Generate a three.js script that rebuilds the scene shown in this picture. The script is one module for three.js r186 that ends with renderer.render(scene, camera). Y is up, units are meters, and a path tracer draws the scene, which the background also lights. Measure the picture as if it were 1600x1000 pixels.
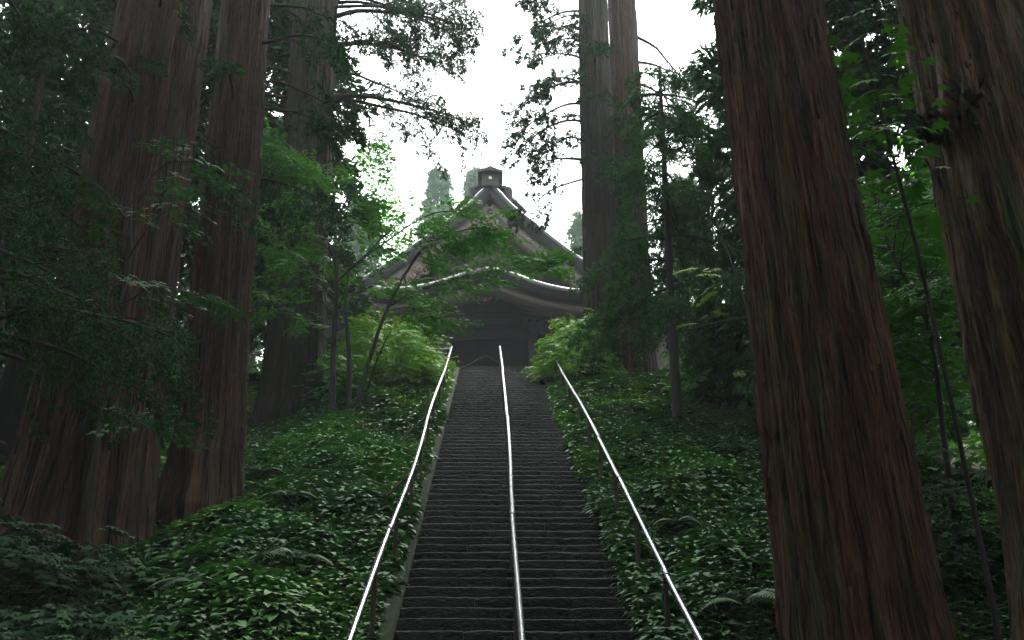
import * as THREE from 'three';
import { mergeGeometries, toCreasedNormals } from 'three/addons/utils/BufferGeometryUtils.js';
import { RoundedBoxGeometry } from 'three/addons/geometries/RoundedBoxGeometry.js';

// ------------------------------------------------------------------ camera, sky, sun, exposure
const scene = new THREE.Scene();
const camera = new THREE.PerspectiveCamera(36.87, 1.6, 0.1, 3000);
camera.position.set(0, 1.6, 0);
{
  const p = 24 * Math.PI / 180, y = 1.41 * Math.PI / 180;
  camera.lookAt(Math.sin(y) * Math.cos(p), 1.6 + Math.sin(p), -Math.cos(y) * Math.cos(p));
}
const renderer = new THREE.WebGLRenderer({ antialias: true });
renderer.toneMapping = THREE.LinearToneMapping;
renderer.toneMappingExposure = 4.1;
renderer.shadowMap.enabled = true;

const SKY = 1.5;
{
  const W = 256, H = 128, d = new Float32Array(W * H * 4);
  const sun = new THREE.Vector3(0.25, 0.8, -0.6).normalize(), v = new THREE.Vector3();
  for (let j = 0; j < H; j++) for (let i = 0; i < W; i++) {
    const up = ((j + 0.5) / H - 0.5) * Math.PI, az = ((i + 0.5) / W - 0.5) * 2 * Math.PI, y = Math.sin(up);
    v.set(Math.cos(az) * Math.cos(up), y, Math.sin(az) * Math.cos(up));
    const veil = Math.pow(Math.max(0, v.dot(sun)), 3);
    const m = SKY * (y > 0 ? 0.72 + 0.28 * y + 0.35 * veil : 0.3);
    d.set([m * 0.97, m * 1.0, m * 1.03, 1], (j * W + i) * 4);
  }
  const t = new THREE.DataTexture(d, W, H, THREE.RGBAFormat, THREE.FloatType);
  t.mapping = THREE.EquirectangularReflectionMapping; t.magFilter = THREE.LinearFilter; t.needsUpdate = true;
  scene.background = t; scene.environment = t;
}
const sunLight = new THREE.DirectionalLight(0xfff4e6, 0.6);
sunLight.name = 'sun';
sunLight.position.set(25, 80 + 10, -60 - 15); sunLight.target.position.set(0, 10, -15);
sunLight.castShadow = true; sunLight.shadow.radius = 45; sunLight.shadow.mapSize.set(2048, 2048);
Object.assign(sunLight.shadow.camera, { left: -45, right: 45, top: 45, bottom: -45, near: 1, far: 250 });
scene.add(sunLight, sunLight.target);
scene.fog = new THREE.FogExp2(0xe8f0f2, 0.0014);

// ------------------------------------------------------------------ numbers and noise
function rng(seed) { let s = seed | 0; return () => { s = (s + 0x6d2b79f5) | 0; let t = Math.imul(s ^ (s >>> 15), 1 | s); t = (t + Math.imul(t ^ (t >>> 7), 61 | t)) ^ t; return ((t ^ (t >>> 14)) >>> 0) / 4294967296; }; }
const PERM = new Uint8Array(512);
{ const r = rng(77), a = [...Array(256).keys()]; for (let i = 255; i > 0; i--) { const j = Math.floor(r() * (i + 1)); [a[i], a[j]] = [a[j], a[i]]; } for (let i = 0; i < 512; i++) PERM[i] = a[i & 255]; }
const fade = (t) => t * t * (3 - 2 * t), mix = (a, b, t) => a + (b - a) * t, clamp = (x, a = 0, b = 1) => Math.min(b, Math.max(a, x));
const sstep = (a, b, x) => { const t = clamp((x - a) / (b - a)); return t * t * (3 - 2 * t); };
function n2(x, y, px = 256, py = 256) {               // value noise with a period, 0..1
  const X = Math.floor(x), Y = Math.floor(y), fx = fade(x - X), fy = fade(y - Y);
  const w = (i, p) => ((i % p) + p) % p, h = (i, j) => PERM[PERM[w(i, px) & 255] + (w(j, py) & 255)] / 255;
  return mix(mix(h(X, Y), h(X + 1, Y), fx), mix(h(X, Y + 1), h(X + 1, Y + 1), fx), fy);
}
function n3(x, y, z) {
  const X = Math.floor(x), Y = Math.floor(y), Z = Math.floor(z), fx = fade(x - X), fy = fade(y - Y), fz = fade(z - Z);
  const h = (i, j, k) => PERM[PERM[PERM[(X + i) & 255] + ((Y + j) & 255)] + ((Z + k) & 255)] / 255;
  return mix(mix(mix(h(0, 0, 0), h(1, 0, 0), fx), mix(h(0, 1, 0), h(1, 1, 0), fx), fy), mix(mix(h(0, 0, 1), h(1, 0, 1), fx), mix(h(0, 1, 1), h(1, 1, 1), fx), fy), fz);
}
const f3 = (x, y, z, o = 3) => { let s = 0, a = 0.5, n = 0; for (let i = 0; i < o; i++) { s += a * n3(x, y, z); n += a; a *= 0.5; x *= 2.03; y *= 2.03; z *= 2.03; } return s / n; };
const V = (x, y, z) => new THREE.Vector3(x, y, z);
const lerpTable = (t, x) => { if (x <= t[0][0]) return t[0][1]; for (let i = 1; i < t.length; i++) if (x <= t[i][0]) { const k = (x - t[i - 1][0]) / (t[i][0] - t[i - 1][0]); return mix(t[i - 1][1], t[i][1], k); } return t[t.length - 1][1]; };
const smoothTable = (t, x) => { for (let i = 1; i < t.length; i++) if (x <= t[i][0]) { const k = fade(clamp((x - t[i - 1][0]) / (t[i][0] - t[i - 1][0]))); return mix(t[i - 1][1], t[i][1], k); } return t[t.length - 1][1]; };

// ------------------------------------------------------------------ textures and materials
function texture(W, H, f, srgb) {
  const d = new Uint8Array(W * H * 4);
  for (let j = 0; j < H; j++) for (let i = 0; i < W; i++) { const c = f(i / W, j / H); d.set([c[0] * 255, c[1] * 255, c[2] * 255, 255].map((x) => clamp(x, 0, 255)), (j * W + i) * 4); }
  const t = new THREE.DataTexture(d, W, H, THREE.RGBAFormat);
  t.wrapS = t.wrapT = THREE.RepeatWrapping; t.magFilter = THREE.LinearFilter; t.minFilter = THREE.LinearMipmapLinearFilter; t.generateMipmaps = true;
  if (srgb) t.colorSpace = THREE.SRGBColorSpace; t.needsUpdate = true; return t;
}
const toS = (c) => c.map((x) => (x <= 0.0031308 ? 12.92 * x : 1.055 * Math.pow(x, 1 / 2.4) - 0.055));
const mixC = (a, b, t) => a.map((x, i) => mix(x, b[i], t));
// one tile of cedar bark is 1.4 m wide and 4 m tall: long fibrous strips with dark seams between them
function barkHeight(u, v) {
  const warp = (n2(u * 5, v * 6, 5, 6) - 0.5) * 0.05 + (n2(u * 12 + 3, v * 17, 12, 17) - 0.5) * 0.014;
  const x = u + warp;
  const strip = n2(x * 24, v * 5 + 7, 24, 5), strip2 = n2(x * 52, v * 13 + 31, 52, 13), fibre = n2(x * 128, v * 34, 128, 34);
  const ridge = 1 - Math.abs(strip * 2 - 1);
  return { h: clamp(-0.12 + ridge * 0.55 + strip2 * 0.5 + fibre * 0.22), strip, strip2, fibre, ridge };
}
const barkMap = texture(1024, 1024, (u, v) => {
  const b = barkHeight(u, v), tone = n2(u * 14 + 9, v * 4 + 2, 14, 4), red = n2(u * 9 + 40, v * 3 + 11, 9, 3), grey = n2(u * 21, v * 5 + 60, 21, 5);
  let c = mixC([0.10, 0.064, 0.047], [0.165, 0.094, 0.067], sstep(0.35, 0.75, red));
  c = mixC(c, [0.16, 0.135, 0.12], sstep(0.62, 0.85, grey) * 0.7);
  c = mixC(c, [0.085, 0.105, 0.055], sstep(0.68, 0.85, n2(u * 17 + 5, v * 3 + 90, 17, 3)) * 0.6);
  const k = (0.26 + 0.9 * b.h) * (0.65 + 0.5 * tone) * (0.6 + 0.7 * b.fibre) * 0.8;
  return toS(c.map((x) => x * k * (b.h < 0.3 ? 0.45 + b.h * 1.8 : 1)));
}, true);
const barkBump = texture(1024, 1024, (u, v) => { const h = barkHeight(u, v).h; return [h, h, h]; });
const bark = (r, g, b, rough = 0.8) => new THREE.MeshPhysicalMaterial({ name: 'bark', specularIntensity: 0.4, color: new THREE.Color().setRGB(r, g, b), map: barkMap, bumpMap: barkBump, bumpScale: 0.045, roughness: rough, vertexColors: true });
const M = {
  barkRed: bark(0.56, 0.44, 0.37), barkWarm: bark(0.86, 0.68, 0.56), barkTwin: bark(0.5, 0.43, 0.35), barkGrey: bark(0.36, 0.45, 0.44), barkPale: bark(1.15, 1.1, 0.88),
};
const stoneMap = texture(512, 512, (u, v) => {
  const a = n2(u * 8, v * 8, 8, 8), b = n2(u * 40, v * 40, 40, 40), c = n2(u * 130, v * 130, 130, 130), m = n2(u * 14 + 50, v * 14 + 9, 14, 14);
  const k = 0.5 + 0.35 * a + 0.35 * b + 0.3 * (c - 0.5);
  return toS(mixC([0.085, 0.083, 0.08], [0.062, 0.078, 0.05], sstep(0.45, 0.85, m) * 0.6).map((x) => x * k));
}, true);
const stoneBump = texture(512, 512, (u, v) => { const h = 0.5 * n2(u * 20, v * 20, 20, 20) + 0.3 * n2(u * 60, v * 60, 60, 60) + 0.2 * n2(u * 128, v * 128, 128, 128); return [h, h, h]; });
const std = (name, c, rough, more = {}) => new THREE[more.specularIntensity ? 'MeshPhysicalMaterial' : 'MeshStandardMaterial']({ name, color: new THREE.Color().setRGB(...c), roughness: rough, side: THREE.DoubleSide, ...more });
const grainMap = texture(512, 512, (u, v) => {
  const k = 0.62 + 0.35 * n2(u * 60, v * 3, 60, 3) + 0.25 * n2(u * 140, v * 9, 140, 9) - 0.1 + 0.2 * n2(u * 6, v * 6, 6, 6);
  return toS([0.9 * k, 0.88 * k, 0.85 * k]);
}, true);
const copperMap = texture(512, 512, (u, v) => {
  const k = 0.7 + 0.3 * n2(u * 10, v * 10, 10, 10) + 0.2 * n2(u * 50, v * 50, 50, 50), lichen = sstep(0.66, 0.78, n2(u * 34 + 8, v * 34, 34, 34)) * 0.5;
  return toS(mixC([0.6 * k, 0.6 * k, 0.58 * k], [0.35, 0.22, 0.16], lichen));
}, true);
const soilMap = texture(512, 512, (u, v) => {
  const a = n2(u * 12, v * 12, 12, 12), b = n2(u * 60, v * 60, 60, 60), c = n2(u * 120 + 9, v * 120, 120, 120), m = n2(u * 20 + 7, v * 20 + 3, 20, 20);
  return toS(mixC([0.06, 0.042, 0.028], [0.03, 0.05, 0.018], sstep(0.5, 0.72, m)).map((x) => x * (0.4 + 0.5 * a + 0.5 * b + 0.4 * c)));
}, true);
Object.assign(M, {
  soil: std('soil', [1, 1, 1], 0.9, { map: soilMap, bumpMap: stoneBump, bumpScale: 0.05 }),
  stone: std('wet stone', [0.15, 0.19, 0.15], 0.6, { map: stoneMap, bumpMap: stoneBump, bumpScale: 0.02, specularIntensity: 0.45 }),
  stoneB: std('wet stone', [0.12, 0.15, 0.12], 0.54, { map: stoneMap, bumpMap: stoneBump, bumpScale: 0.02, specularIntensity: 0.45 }),
  kerb: std('mossy kerb stone', [0.34, 0.5, 0.26], 0.9, { specularIntensity: 0.3, map: stoneMap, bumpMap: stoneBump, bumpScale: 0.01 }),
  steel: std('stainless steel', [0.42, 0.43, 0.45], 0.27, { metalness: 1 }),
  rust: std('rusty post', [0.055, 0.035, 0.028], 0.7),
  iron: std('dark iron', [0.05, 0.05, 0.055], 0.5),
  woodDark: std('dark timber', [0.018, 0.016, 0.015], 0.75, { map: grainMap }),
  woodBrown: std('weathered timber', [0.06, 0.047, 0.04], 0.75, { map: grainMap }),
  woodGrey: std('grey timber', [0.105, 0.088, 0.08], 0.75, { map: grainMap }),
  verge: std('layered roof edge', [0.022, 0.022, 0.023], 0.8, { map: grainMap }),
  copper: std('wet roof sheet', [0.3, 0.31, 0.31], 0.14, { map: copperMap, bumpMap: stoneBump, bumpScale: 0.01 }),
  carving: std('carved pale wood', [0.24, 0.19, 0.165], 0.8, { map: grainMap }),
  gold: std('gilded crest', [0.4, 0.35, 0.22], 0.4, { metalness: 1 }),
  rope: std('straw rope', [0.045, 0.028, 0.016], 0.9),
  twig: std('twig bark', [0.028, 0.023, 0.02], 0.85),
  stem: std('grey green stem', [0.035, 0.032, 0.028], 0.8, { vertexColors: false }),
  moss: std('mossy bark', [0.014, 0.017, 0.01], 1),
});
const leafMat = (name, c, rough, through, shine = 0.4) => new THREE.MeshPhysicalMaterial({ name, color: new THREE.Color().setRGB(...c), roughness: rough, side: THREE.DoubleSide, transmission: through, thickness: 0, ior: 1.45, specularIntensity: shine });
Object.assign(M, {
  cover: leafMat('ground leaf', [0.078, 0.27, 0.045], 0.5, 0.5, 0.55),
  maple: leafMat('maple leaf', [0.08, 0.28, 0.018], 0.6, 0.55),
  bright: leafMat('bright leaf', [0.18, 0.38, 0.018], 0.6, 0.5),
  cedar: leafMat('cedar needle', [0.018, 0.066, 0.017], 0.85, 0.2, 0.3),
  cedarGreen: leafMat('green needle', [0.03, 0.115, 0.018], 0.75, 0.3, 0.3),
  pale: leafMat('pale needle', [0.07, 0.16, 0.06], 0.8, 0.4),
  shadedLeaf: leafMat('shaded leaf', [0.02, 0.07, 0.022], 0.85, 0.15),  // darker leaf copy, the shade of the low corners put into its colour
  sapLeaf: leafMat('sapling leaf', [0.05, 0.17, 0.035], 0.55, 0.4),
  fern: leafMat('fern frond', [0.05, 0.13, 0.04], 0.45, 0.25),
});

// ------------------------------------------------------------------ naming
const taken = {};
function numbered(name) { const k = taken[name] ?? 0; taken[name] = k + 1; return k ? name + '_' + String(k).padStart(3, '0') : name; }
function tag(o, label, category, group, kind) { if (label) o.userData.label = label; if (category) o.userData.category = category; if (group) o.userData.group = group; if (kind) o.userData.kind = kind; return o; }
function shade(o) { o.traverse((c) => { if (c.isMesh) c.castShadow = c.receiveShadow = true; }); return o; }
function thing(name, label, category, at, group) { const g = new THREE.Group(); g.name = numbered(name); g.position.set(...at); scene.add(g); return tag(g, label, category, group); }
function part(name, geometry, material, parent) { const m = new THREE.Mesh(geometry, material); m.name = name; m.castShadow = m.receiveShadow = true; parent.add(m); return m; }
function instances(name, geometry, material, list, parent, kind = 'stuff') {     // list of [Matrix4, Color]
  const m = new THREE.InstancedMesh(geometry, material, list.length); m.name = name; m.castShadow = m.receiveShadow = true;
  list.forEach(([x, c], i) => { m.setMatrixAt(i, x); m.setColorAt(i, c); });
  m.userData.kind = kind; parent.add(m); return m;
}

// ------------------------------------------------------------------ geometry helpers
function geo(pos, idx, uv, col) {
  const g = new THREE.BufferGeometry(); g.setAttribute('position', new THREE.Float32BufferAttribute(pos, 3));
  if (uv) g.setAttribute('uv', new THREE.Float32BufferAttribute(uv, 2)); if (col) g.setAttribute('color', new THREE.Float32BufferAttribute(col, 3));
  g.setIndex(idx); g.computeVertexNormals(); return g;
}
function box(w, h, d, x = 0, y = 0, z = 0, bevel = 0.015) { const g = new RoundedBoxGeometry(w, h, d, 1, Math.min(bevel, w / 2.1, h / 2.1, d / 2.1)); g.translate(x, y, z); return g; }
// tapered tube through points; r(t) gives the radius
function tube(pts, r, sides = 6, steps = 0, smooth = true) {
  const ps = pts.map((p) => (p.isVector3 ? p : V(...p)));
  const curve = smooth && ps.length > 2 ? new THREE.CatmullRomCurve3(ps, false, 'centripetal') : null;
  const n = steps || Math.max(2, (ps.length - 1) * 3), c = [];
  for (let i = 0; i <= n; i++) { const t = i / n; c.push(curve ? curve.getPoint(t) : ps.length === 2 ? ps[0].clone().lerp(ps[1], t) : (() => { const k = t * (ps.length - 1), a = Math.min(ps.length - 2, Math.floor(k)); return ps[a].clone().lerp(ps[a + 1], k - a); })()); }
  const pos = [], uv = [], idx = []; let N = null, len = 0;
  for (let i = 0; i <= n; i++) {
    const T = c[Math.min(n, i + 1)].clone().sub(c[Math.max(0, i - 1)]).normalize();
    if (!N) { N = Math.abs(T.y) < 0.9 ? V(0, 1, 0) : V(1, 0, 0); }
    N = N.sub(T.clone().multiplyScalar(N.dot(T))).normalize(); const B = T.clone().cross(N);
    if (i) len += c[i].distanceTo(c[i - 1]);
    const rad = typeof r === 'function' ? r(i / n) : r;
    for (let k = 0; k <= sides; k++) { const a = k / sides * 2 * Math.PI, ca = Math.cos(a) * rad, sa = Math.sin(a) * rad; pos.push(c[i].x + N.x * ca + B.x * sa, c[i].y + N.y * ca + B.y * sa, c[i].z + N.z * ca + B.z * sa); uv.push(k / sides, len * 0.5); }
  }
  const w = sides + 1;
  for (let i = 0; i < n; i++) for (let k = 0; k < sides; k++) { const a = i * w + k; idx.push(a, a + w, a + 1, a + 1, a + w, a + w + 1); }
  for (const e of [0, n]) { const o = pos.length / 3; pos.push(c[e].x, c[e].y, c[e].z); uv.push(0, 0); for (let k = 0; k < sides; k++) e ? idx.push(o, e * w + k, e * w + k + 1) : idx.push(o, k + 1, k); }
  return geo(pos, idx, uv);
}
const join = (list) => mergeGeometries(list.map((g) => { const o = g.index ? g.toNonIndexed() : g; for (const k of Object.keys(o.attributes)) if (!['position', 'normal', 'uv'].includes(k)) o.deleteAttribute(k); if (!o.attributes.uv) o.setAttribute('uv', new THREE.Float32BufferAttribute(new Float32Array(o.attributes.position.count * 2), 2)); return o; }));

// leaf pieces -------------------------------------------------------
// a drooping leaf blade along +x, folded along its middle
function blade(out, at, dir, up, len, wid, droop, fold = 0.25, secs = 4, tooth = 0) {
  const side = dir.clone().cross(up).normalize(), o = out.pos.length / 3, u2 = side.clone().cross(dir).normalize();
  for (let i = 0; i <= secs; i++) {
    const t = i / secs, w = wid * 0.5 * Math.pow(Math.sin(Math.PI * Math.min(1, t * 0.93 + 0.07)), 0.8) * (1 - 0.25 * t) * (tooth && i % 2 ? 1 - tooth : 1) * (i === secs ? 0.1 : 1);
    const c = at.clone().addScaledVector(dir, len * t).addScaledVector(u2, -droop * len * t * t);
    for (const s of [-1, 0, 1]) { const p = c.clone().addScaledVector(side, s * w).addScaledVector(u2, s ? fold * w : 0); out.pos.push(p.x, p.y, p.z); out.uv.push(t, s * 0.5 + 0.5); }
  }
  for (let i = 0; i < secs; i++) for (const k of [0, 1]) { const a = o + i * 3 + k; out.idx.push(a, a + 3, a + 1, a + 1, a + 3, a + 4); }
}
const fin = (o) => geo(o.pos, o.idx, o.uv);
// low ground plant: two tiers of drooping oval leaves
function coverPlant(seed, leaves, len, wid) {
  const r = rng(seed), o = { pos: [], idx: [], uv: [] };
  for (let i = 0; i < leaves; i++) {
    const tier = i % 3, a = i * 2.399 + r() * 0.7, e = [0.05, 0.2, 0.4][tier] + (r() - 0.5) * 0.3, d = V(Math.cos(a) * Math.cos(e), Math.sin(e), Math.sin(a) * Math.cos(e));
    const at = V(Math.cos(a) * 0.03 * (3 - tier), 0.18 + tier * 0.055 + r() * 0.04, Math.sin(a) * 0.03 * (3 - tier));
    blade(o, at, d, V(0, 1, 0), len * (0.75 + 0.5 * r()) * (1 - tier * 0.12), wid * (0.85 + 0.4 * r()), 0.25 + r() * 0.4, 0.15, 4);
  }
  return fin(o);
}
// a flat palmate leaf with pointed lobes, stalk at the origin, growing along +x
function palmate(out, at, dir, up, size, lobes = 5, cup = 0.12) {
  const side = dir.clone().cross(up).normalize(), n = side.clone().cross(dir).normalize(), o = out.pos.length / 3;
  const put = (x, y, z) => { const p = at.clone().addScaledVector(dir, x * size).addScaledVector(side, y * size).addScaledVector(n, z * size); out.pos.push(p.x, p.y, p.z); out.uv.push(x, y + 0.5); };
  put(0.18, 0, 0.03); const m = lobes * 2 + 1;
  for (let i = 0; i < m; i++) { const a = (i / (m - 1) - 0.5) * 4.3, tip = i % 2, k = tip ? 1 - 0.3 * Math.abs(a) / 2.2 : 0.45; const rr = 0.62 * k; put(0.22 + Math.cos(a) * rr, Math.sin(a) * rr, tip ? -cup * k : 0.0); }
  for (let i = 0; i < m - 1; i++) out.idx.push(o, o + 1 + i, o + 2 + i);
}
function mapleSpray(seed, n, size, reach) {
  const r = rng(seed), o = { pos: [], idx: [], uv: [] };
  for (let i = 0; i < n; i++) {
    const t = (i + 0.5) / n, s = i % 2 ? 1 : -1, x = t * reach, a = s * (0.5 + 0.7 * r()), d = V(Math.cos(a), -0.12 - 0.25 * r(), Math.sin(a)).normalize();
    palmate(o, V(x, (r() - 0.5) * 0.05 - t * t * 0.1, s * (0.02 + 0.09 * r())), d, V((r() - 0.5) * 0.5, 1, (r() - 0.5) * 0.5).normalize(), size * (0.7 + 0.6 * r()), 5);
  }
  return fin(o);
}
// a hanging cedar spray: ragged tufts of short pointed scales along forked twigs, growing along +x and drooping
function cedarSpray(seed, tufts, reach, dense, width) {
  const r = rng(seed), o = { pos: [], idx: [], uv: [] };
  for (let i = 0; i < tufts; i++) {
    const t = Math.pow((i + r()) / tufts, 0.8), s = r() * 2 - 1, c = V(reach * t, -0.28 * reach * t * t + (r() - 0.5) * 0.22 * reach, s * reach * 0.42 * Math.sin(Math.PI * Math.min(1, t * 0.8 + 0.15)));
    const main = V(0.6 + r() * 0.6, -0.6 + r() * 0.7, s * 0.9 + (r() - 0.5) * 0.5).normalize();
    for (let k = 0; k < dense; k++) {
      const d = main.clone().add(V(r() - 0.5, r() - 0.5, r() - 0.5).multiplyScalar(1.5)).normalize(), u = V(r() - 0.5, r() - 0.5, r() - 0.5).normalize(), sd = d.clone().cross(u).normalize(), L = width * (2.2 + 2.8 * r()), w = width * (0.4 + 0.35 * r());
      const b = o.pos.length / 3, q = c.clone().add(V(r() - 0.5, r() - 0.5, r() - 0.5).multiplyScalar(width * 2.4));
      for (const [a, e] of [[0, 0], [0.45, 1], [1, 0], [0.45, -1]]) { o.pos.push(q.x + d.x * L * a + sd.x * w * e, q.y + d.y * L * a + sd.y * w * e, q.z + d.z * L * a + sd.z * w * e); o.uv.push(a, e); }
      o.idx.push(b, b + 1, b + 2, b, b + 2, b + 3);
    }
  }
  return fin(o);
}
const G = {
  cover: [coverPlant(1, 9, 0.17, 0.085), coverPlant(2, 11, 0.14, 0.08), coverPlant(3, 8, 0.21, 0.1)],
  maple: [mapleSpray(4, 10, 0.135, 0.55), mapleSpray(5, 12, 0.125, 0.65)],
  leafy: [mapleSpray(6, 9, 0.17, 0.5), mapleSpray(16, 10, 0.15, 0.6)],
  cedar: [cedarSpray(7, 30, 0.75, 7, 0.028), cedarSpray(8, 24, 0.6, 8, 0.03), cedarSpray(9, 34, 0.9, 7, 0.03)],
  fine: cedarSpray(12, 46, 0.8, 9, 0.016),
  coarse: cedarSpray(10, 26, 1.5, 6, 0.085),
};
const Q = new THREE.Quaternion(), S1 = V(1, 1, 1), E1 = new THREE.Euler();
function place(at, yaw, pitch, roll, s) { E1.set(roll, yaw, pitch, 'YZX'); return new THREE.Matrix4().compose(at.clone ? at.clone() : V(...at), Q.setFromEuler(E1).clone(), V(s, s, s)); }
const tint = (r, lo = 0.7, hi = 1.3, hue = 0.15) => { const k = lo + (hi - lo) * r(), h = (r() - 0.5) * hue; return new THREE.Color().setRGB(k * (1 + h), k, k * (1 - h)); };

// ------------------------------------------------------------------ the ground
const STEP_Z0 = 6.53, TREAD = 0.3, RISE = 0.165, STEPS = 80, TOP = STEPS * RISE, STEP_Z1 = STEP_Z0 + STEPS * TREAD;
const stairLine = (d) => clamp((d - STEP_Z0) * RISE / TREAD, 0, TOP);            // d is the distance ahead, -z
const softLine = (d) => { let s = 0; for (let k = -2; k <= 2; k++) s += stairLine(d + k * 0.45); return s / 5; };
const BANK = [[-60, -5.5], [-30, -4.5], [-16, -3.0], [-10, -1.7], [-7.5, -0.85], [-5.3, -0.45], [-3.4, 0.12], [-2.4, 0.12], [-1.5, -0.08], [2.2, -0.05], [3.2, 0.18], [4.6, 0.1], [6.5, 0.0], [8.5, -0.45], [12, -1.6], [18, -3], [30, -4], [60, -5]];
function groundY(x, z) {
  const d = -z, slope = sstep(2, 9, d), away = 1 - 0.75 * sstep(38, 60, d);
  let y = softLine(d) + lerpTable(BANK, x) * slope * away + (f3(x * 0.35, 3, z * 0.35) - 0.5) * 0.45 * sstep(0.6, 3, Math.abs(x - 0.36) - 1.5);
  if (x > -1.5 && x < 2.25) y -= 0.45;
  return y + 4 * sstep(90, 260, d) * Math.abs(x) / 60;
}
{
  const xs = [], zs = [];
  for (let x = -300; x <= 300; x += Math.abs(x) < 14 ? 0.4 : Math.abs(x) < 40 ? 2 : 20) xs.push(x);
  for (let z = -400; z <= 200; z += z > -36 && z < -2 ? 0.5 : z > -70 && z < 20 ? 2 : 20) zs.push(z);
  const pos = [], uv = [], idx = [];
  for (const z of zs) for (const x of xs) { pos.push(x, groundY(x, z), z); uv.push(x / 2.5, z / 2.5); }
  for (let j = 0; j < zs.length - 1; j++) for (let i = 0; i < xs.length - 1; i++) { const a = j * xs.length + i, w = xs.length; idx.push(a, a + w, a + 1, a + 1, a + w, a + w + 1); }
  const g = part('hillside', geo(pos, idx, uv), M.soil, scene);
  tag(g, 'dark forest soil of the hillside under the plants', null, null, 'structure');
}

// ------------------------------------------------------------------ stairs
const SX0 = -1.04, SX1 = 1.76;
{
  const st = thing('stone_staircase', 'long straight flight of dark wet stone steps climbing to the temple', 'staircase', [0, 0, 0]);
  const r = rng(501);
  const stone = (x0, x1, y, z, seed) => {           // one step stone with a worn, chamfered front edge
    const n = Math.max(3, Math.round((x1 - x0) / 0.12)), pos = [], uv = [], idx = [], rr = rng(seed), oy = (rr() - 0.5) * 0.008, oz = (rr() - 0.5) * 0.012, tilt = (rr() - 0.5) * 0.008, ch = 0.014 + rr() * 0.01;
    for (let i = 0; i <= n; i++) {
      const x = mix(x0, x1, i / n), wy = oy + tilt * (i / n - 0.5) + (n3(x * 3.1, y * 9, 5) - 0.5) * 0.014 + (n3(x * 9, y * 17, 9) - 0.5) * 0.01, wz = oz + (n3(x * 4.3, y * 11, 15) - 0.5) * 0.018, c = ch * (0.6 + 1.0 * n3(x * 6, y * 8, 1));
      const end = i === 0 || i === n ? 0.006 : 0, ring = [[RISE, 0.36, 0], [0, 0.36, 0], [0, 0.04, 0], [0, c * 0.9, 0], [-c * 0.35, c * 0.25, 0], [-c, 0, 0], [-RISE - 0.03, 0.012, 0]];
      ring.slice(1).forEach(([dy, dz], k) => { pos.push(x, y + dy + (k < 5 ? wy : 0) - end, z - dz + (k > 1 ? wz : 0) - end); uv.push(x * 0.8 + seed * 0.37, (dz + dy) * 1.6 + seed * 0.21); });
    }
    const w = 6; for (let i = 0; i < n; i++) for (let k = 0; k < w - 1; k++) { const a = i * w + k; idx.push(a, a + 1, a + w, a + 1, a + w + 1, a + w); }
    for (const e of [0, n]) for (let k = 1; k < w - 1; k++) e ? idx.push(e * w, e * w + k, e * w + k + 1) : idx.push(0, k + 1, k);
    return toCreasedNormals(geo(pos, idx, uv), 0.6);
  };
  for (let i = 0; i < STEPS; i++) {
    const y = (i + 1) * RISE, z = -(STEP_Z0 + i * TREAD), step = new THREE.Group(); step.name = i ? 'step_' + String(i).padStart(3, '0') : 'step'; st.add(step);
    const cuts = [SX0]; while (cuts[cuts.length - 1] < SX1 - 0.5) cuts.push(Math.min(SX1, cuts[cuts.length - 1] + 0.65 + r() * 0.75)); if (SX1 - cuts[cuts.length - 1] > 0) { if (SX1 - cuts[cuts.length - 1] < 0.4) cuts[cuts.length - 1] = SX1; else cuts.push(SX1); }
    for (let k = 0; k < cuts.length - 1; k++) part('step_stone', stone(cuts[k] + 0.003, cuts[k + 1] - 0.003, y, z, i * 7 + k + 1), r() < 0.5 ? M.stone : M.stoneB, step);
  }
}
function kerb(name, label, x0, x1) {
  const k = thing(name, label, 'kerb', [0, 0, 0]); const r = rng(Math.round(x0 * 100) + 999);
  const L = 3.1; let d = STEP_Z0 - 0.3;
  while (d < STEP_Z1 + 0.2) {
    const d1 = Math.min(STEP_Z1 + 0.25, d + L), n = 10, pos = [], uv = [], idx = [], o = (r() - 0.5) * 0.02;
    for (let i = 0; i <= n; i++) {
      const q = mix(d + 0.012, d1 - 0.012, i / n), y = (q - STEP_Z0) * RISE / TREAD + 0.17 + o;
      const ring = [[x0, -0.5], [x0, -0.03], [x0 + 0.03, 0], [x1 - 0.03, 0], [x1, -0.03], [x1, -0.5]];
      for (const [x, h] of ring) { pos.push(x, y + h + (n3(x * 5, q * 3, 2) - 0.5) * 0.025, -q); uv.push(x * 1.2, q * 0.6 + h); }
    }
    for (let i = 0; i < n; i++) for (let c = 0; c < 5; c++) { const a = i * 6 + c; idx.push(a, a + 6, a + 1, a + 1, a + 6, a + 7); }
    for (const e of [0, n]) for (let c = 1; c < 5; c++) idx.push(e * 6, e * 6 + c, e * 6 + c + 1);
    part('kerb_stone', toCreasedNormals(geo(pos, idx, uv), 0.6), M.kerb, k); d = d1;
  }
}
kerb('stone_kerb', 'mossy sloping stone kerb along the side of the stairs nearer the twin trunks on the left', SX0 - 0.34, SX0 - 0.004);
kerb('stone_kerb', 'sloping stone kerb half buried under leaves on the side of the stairs by the biggest trunk', SX1 + 0.004, SX1 + 0.34);
{
  const g = box(70, 0.3, 40, 0, TOP - 0.156, -(STEP_Z1 + 20.1), 0.02);
  tag(part('terrace', g, M.stoneB, scene), 'flat stone terrace in front of the temple', null, null, 'structure');
}

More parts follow.
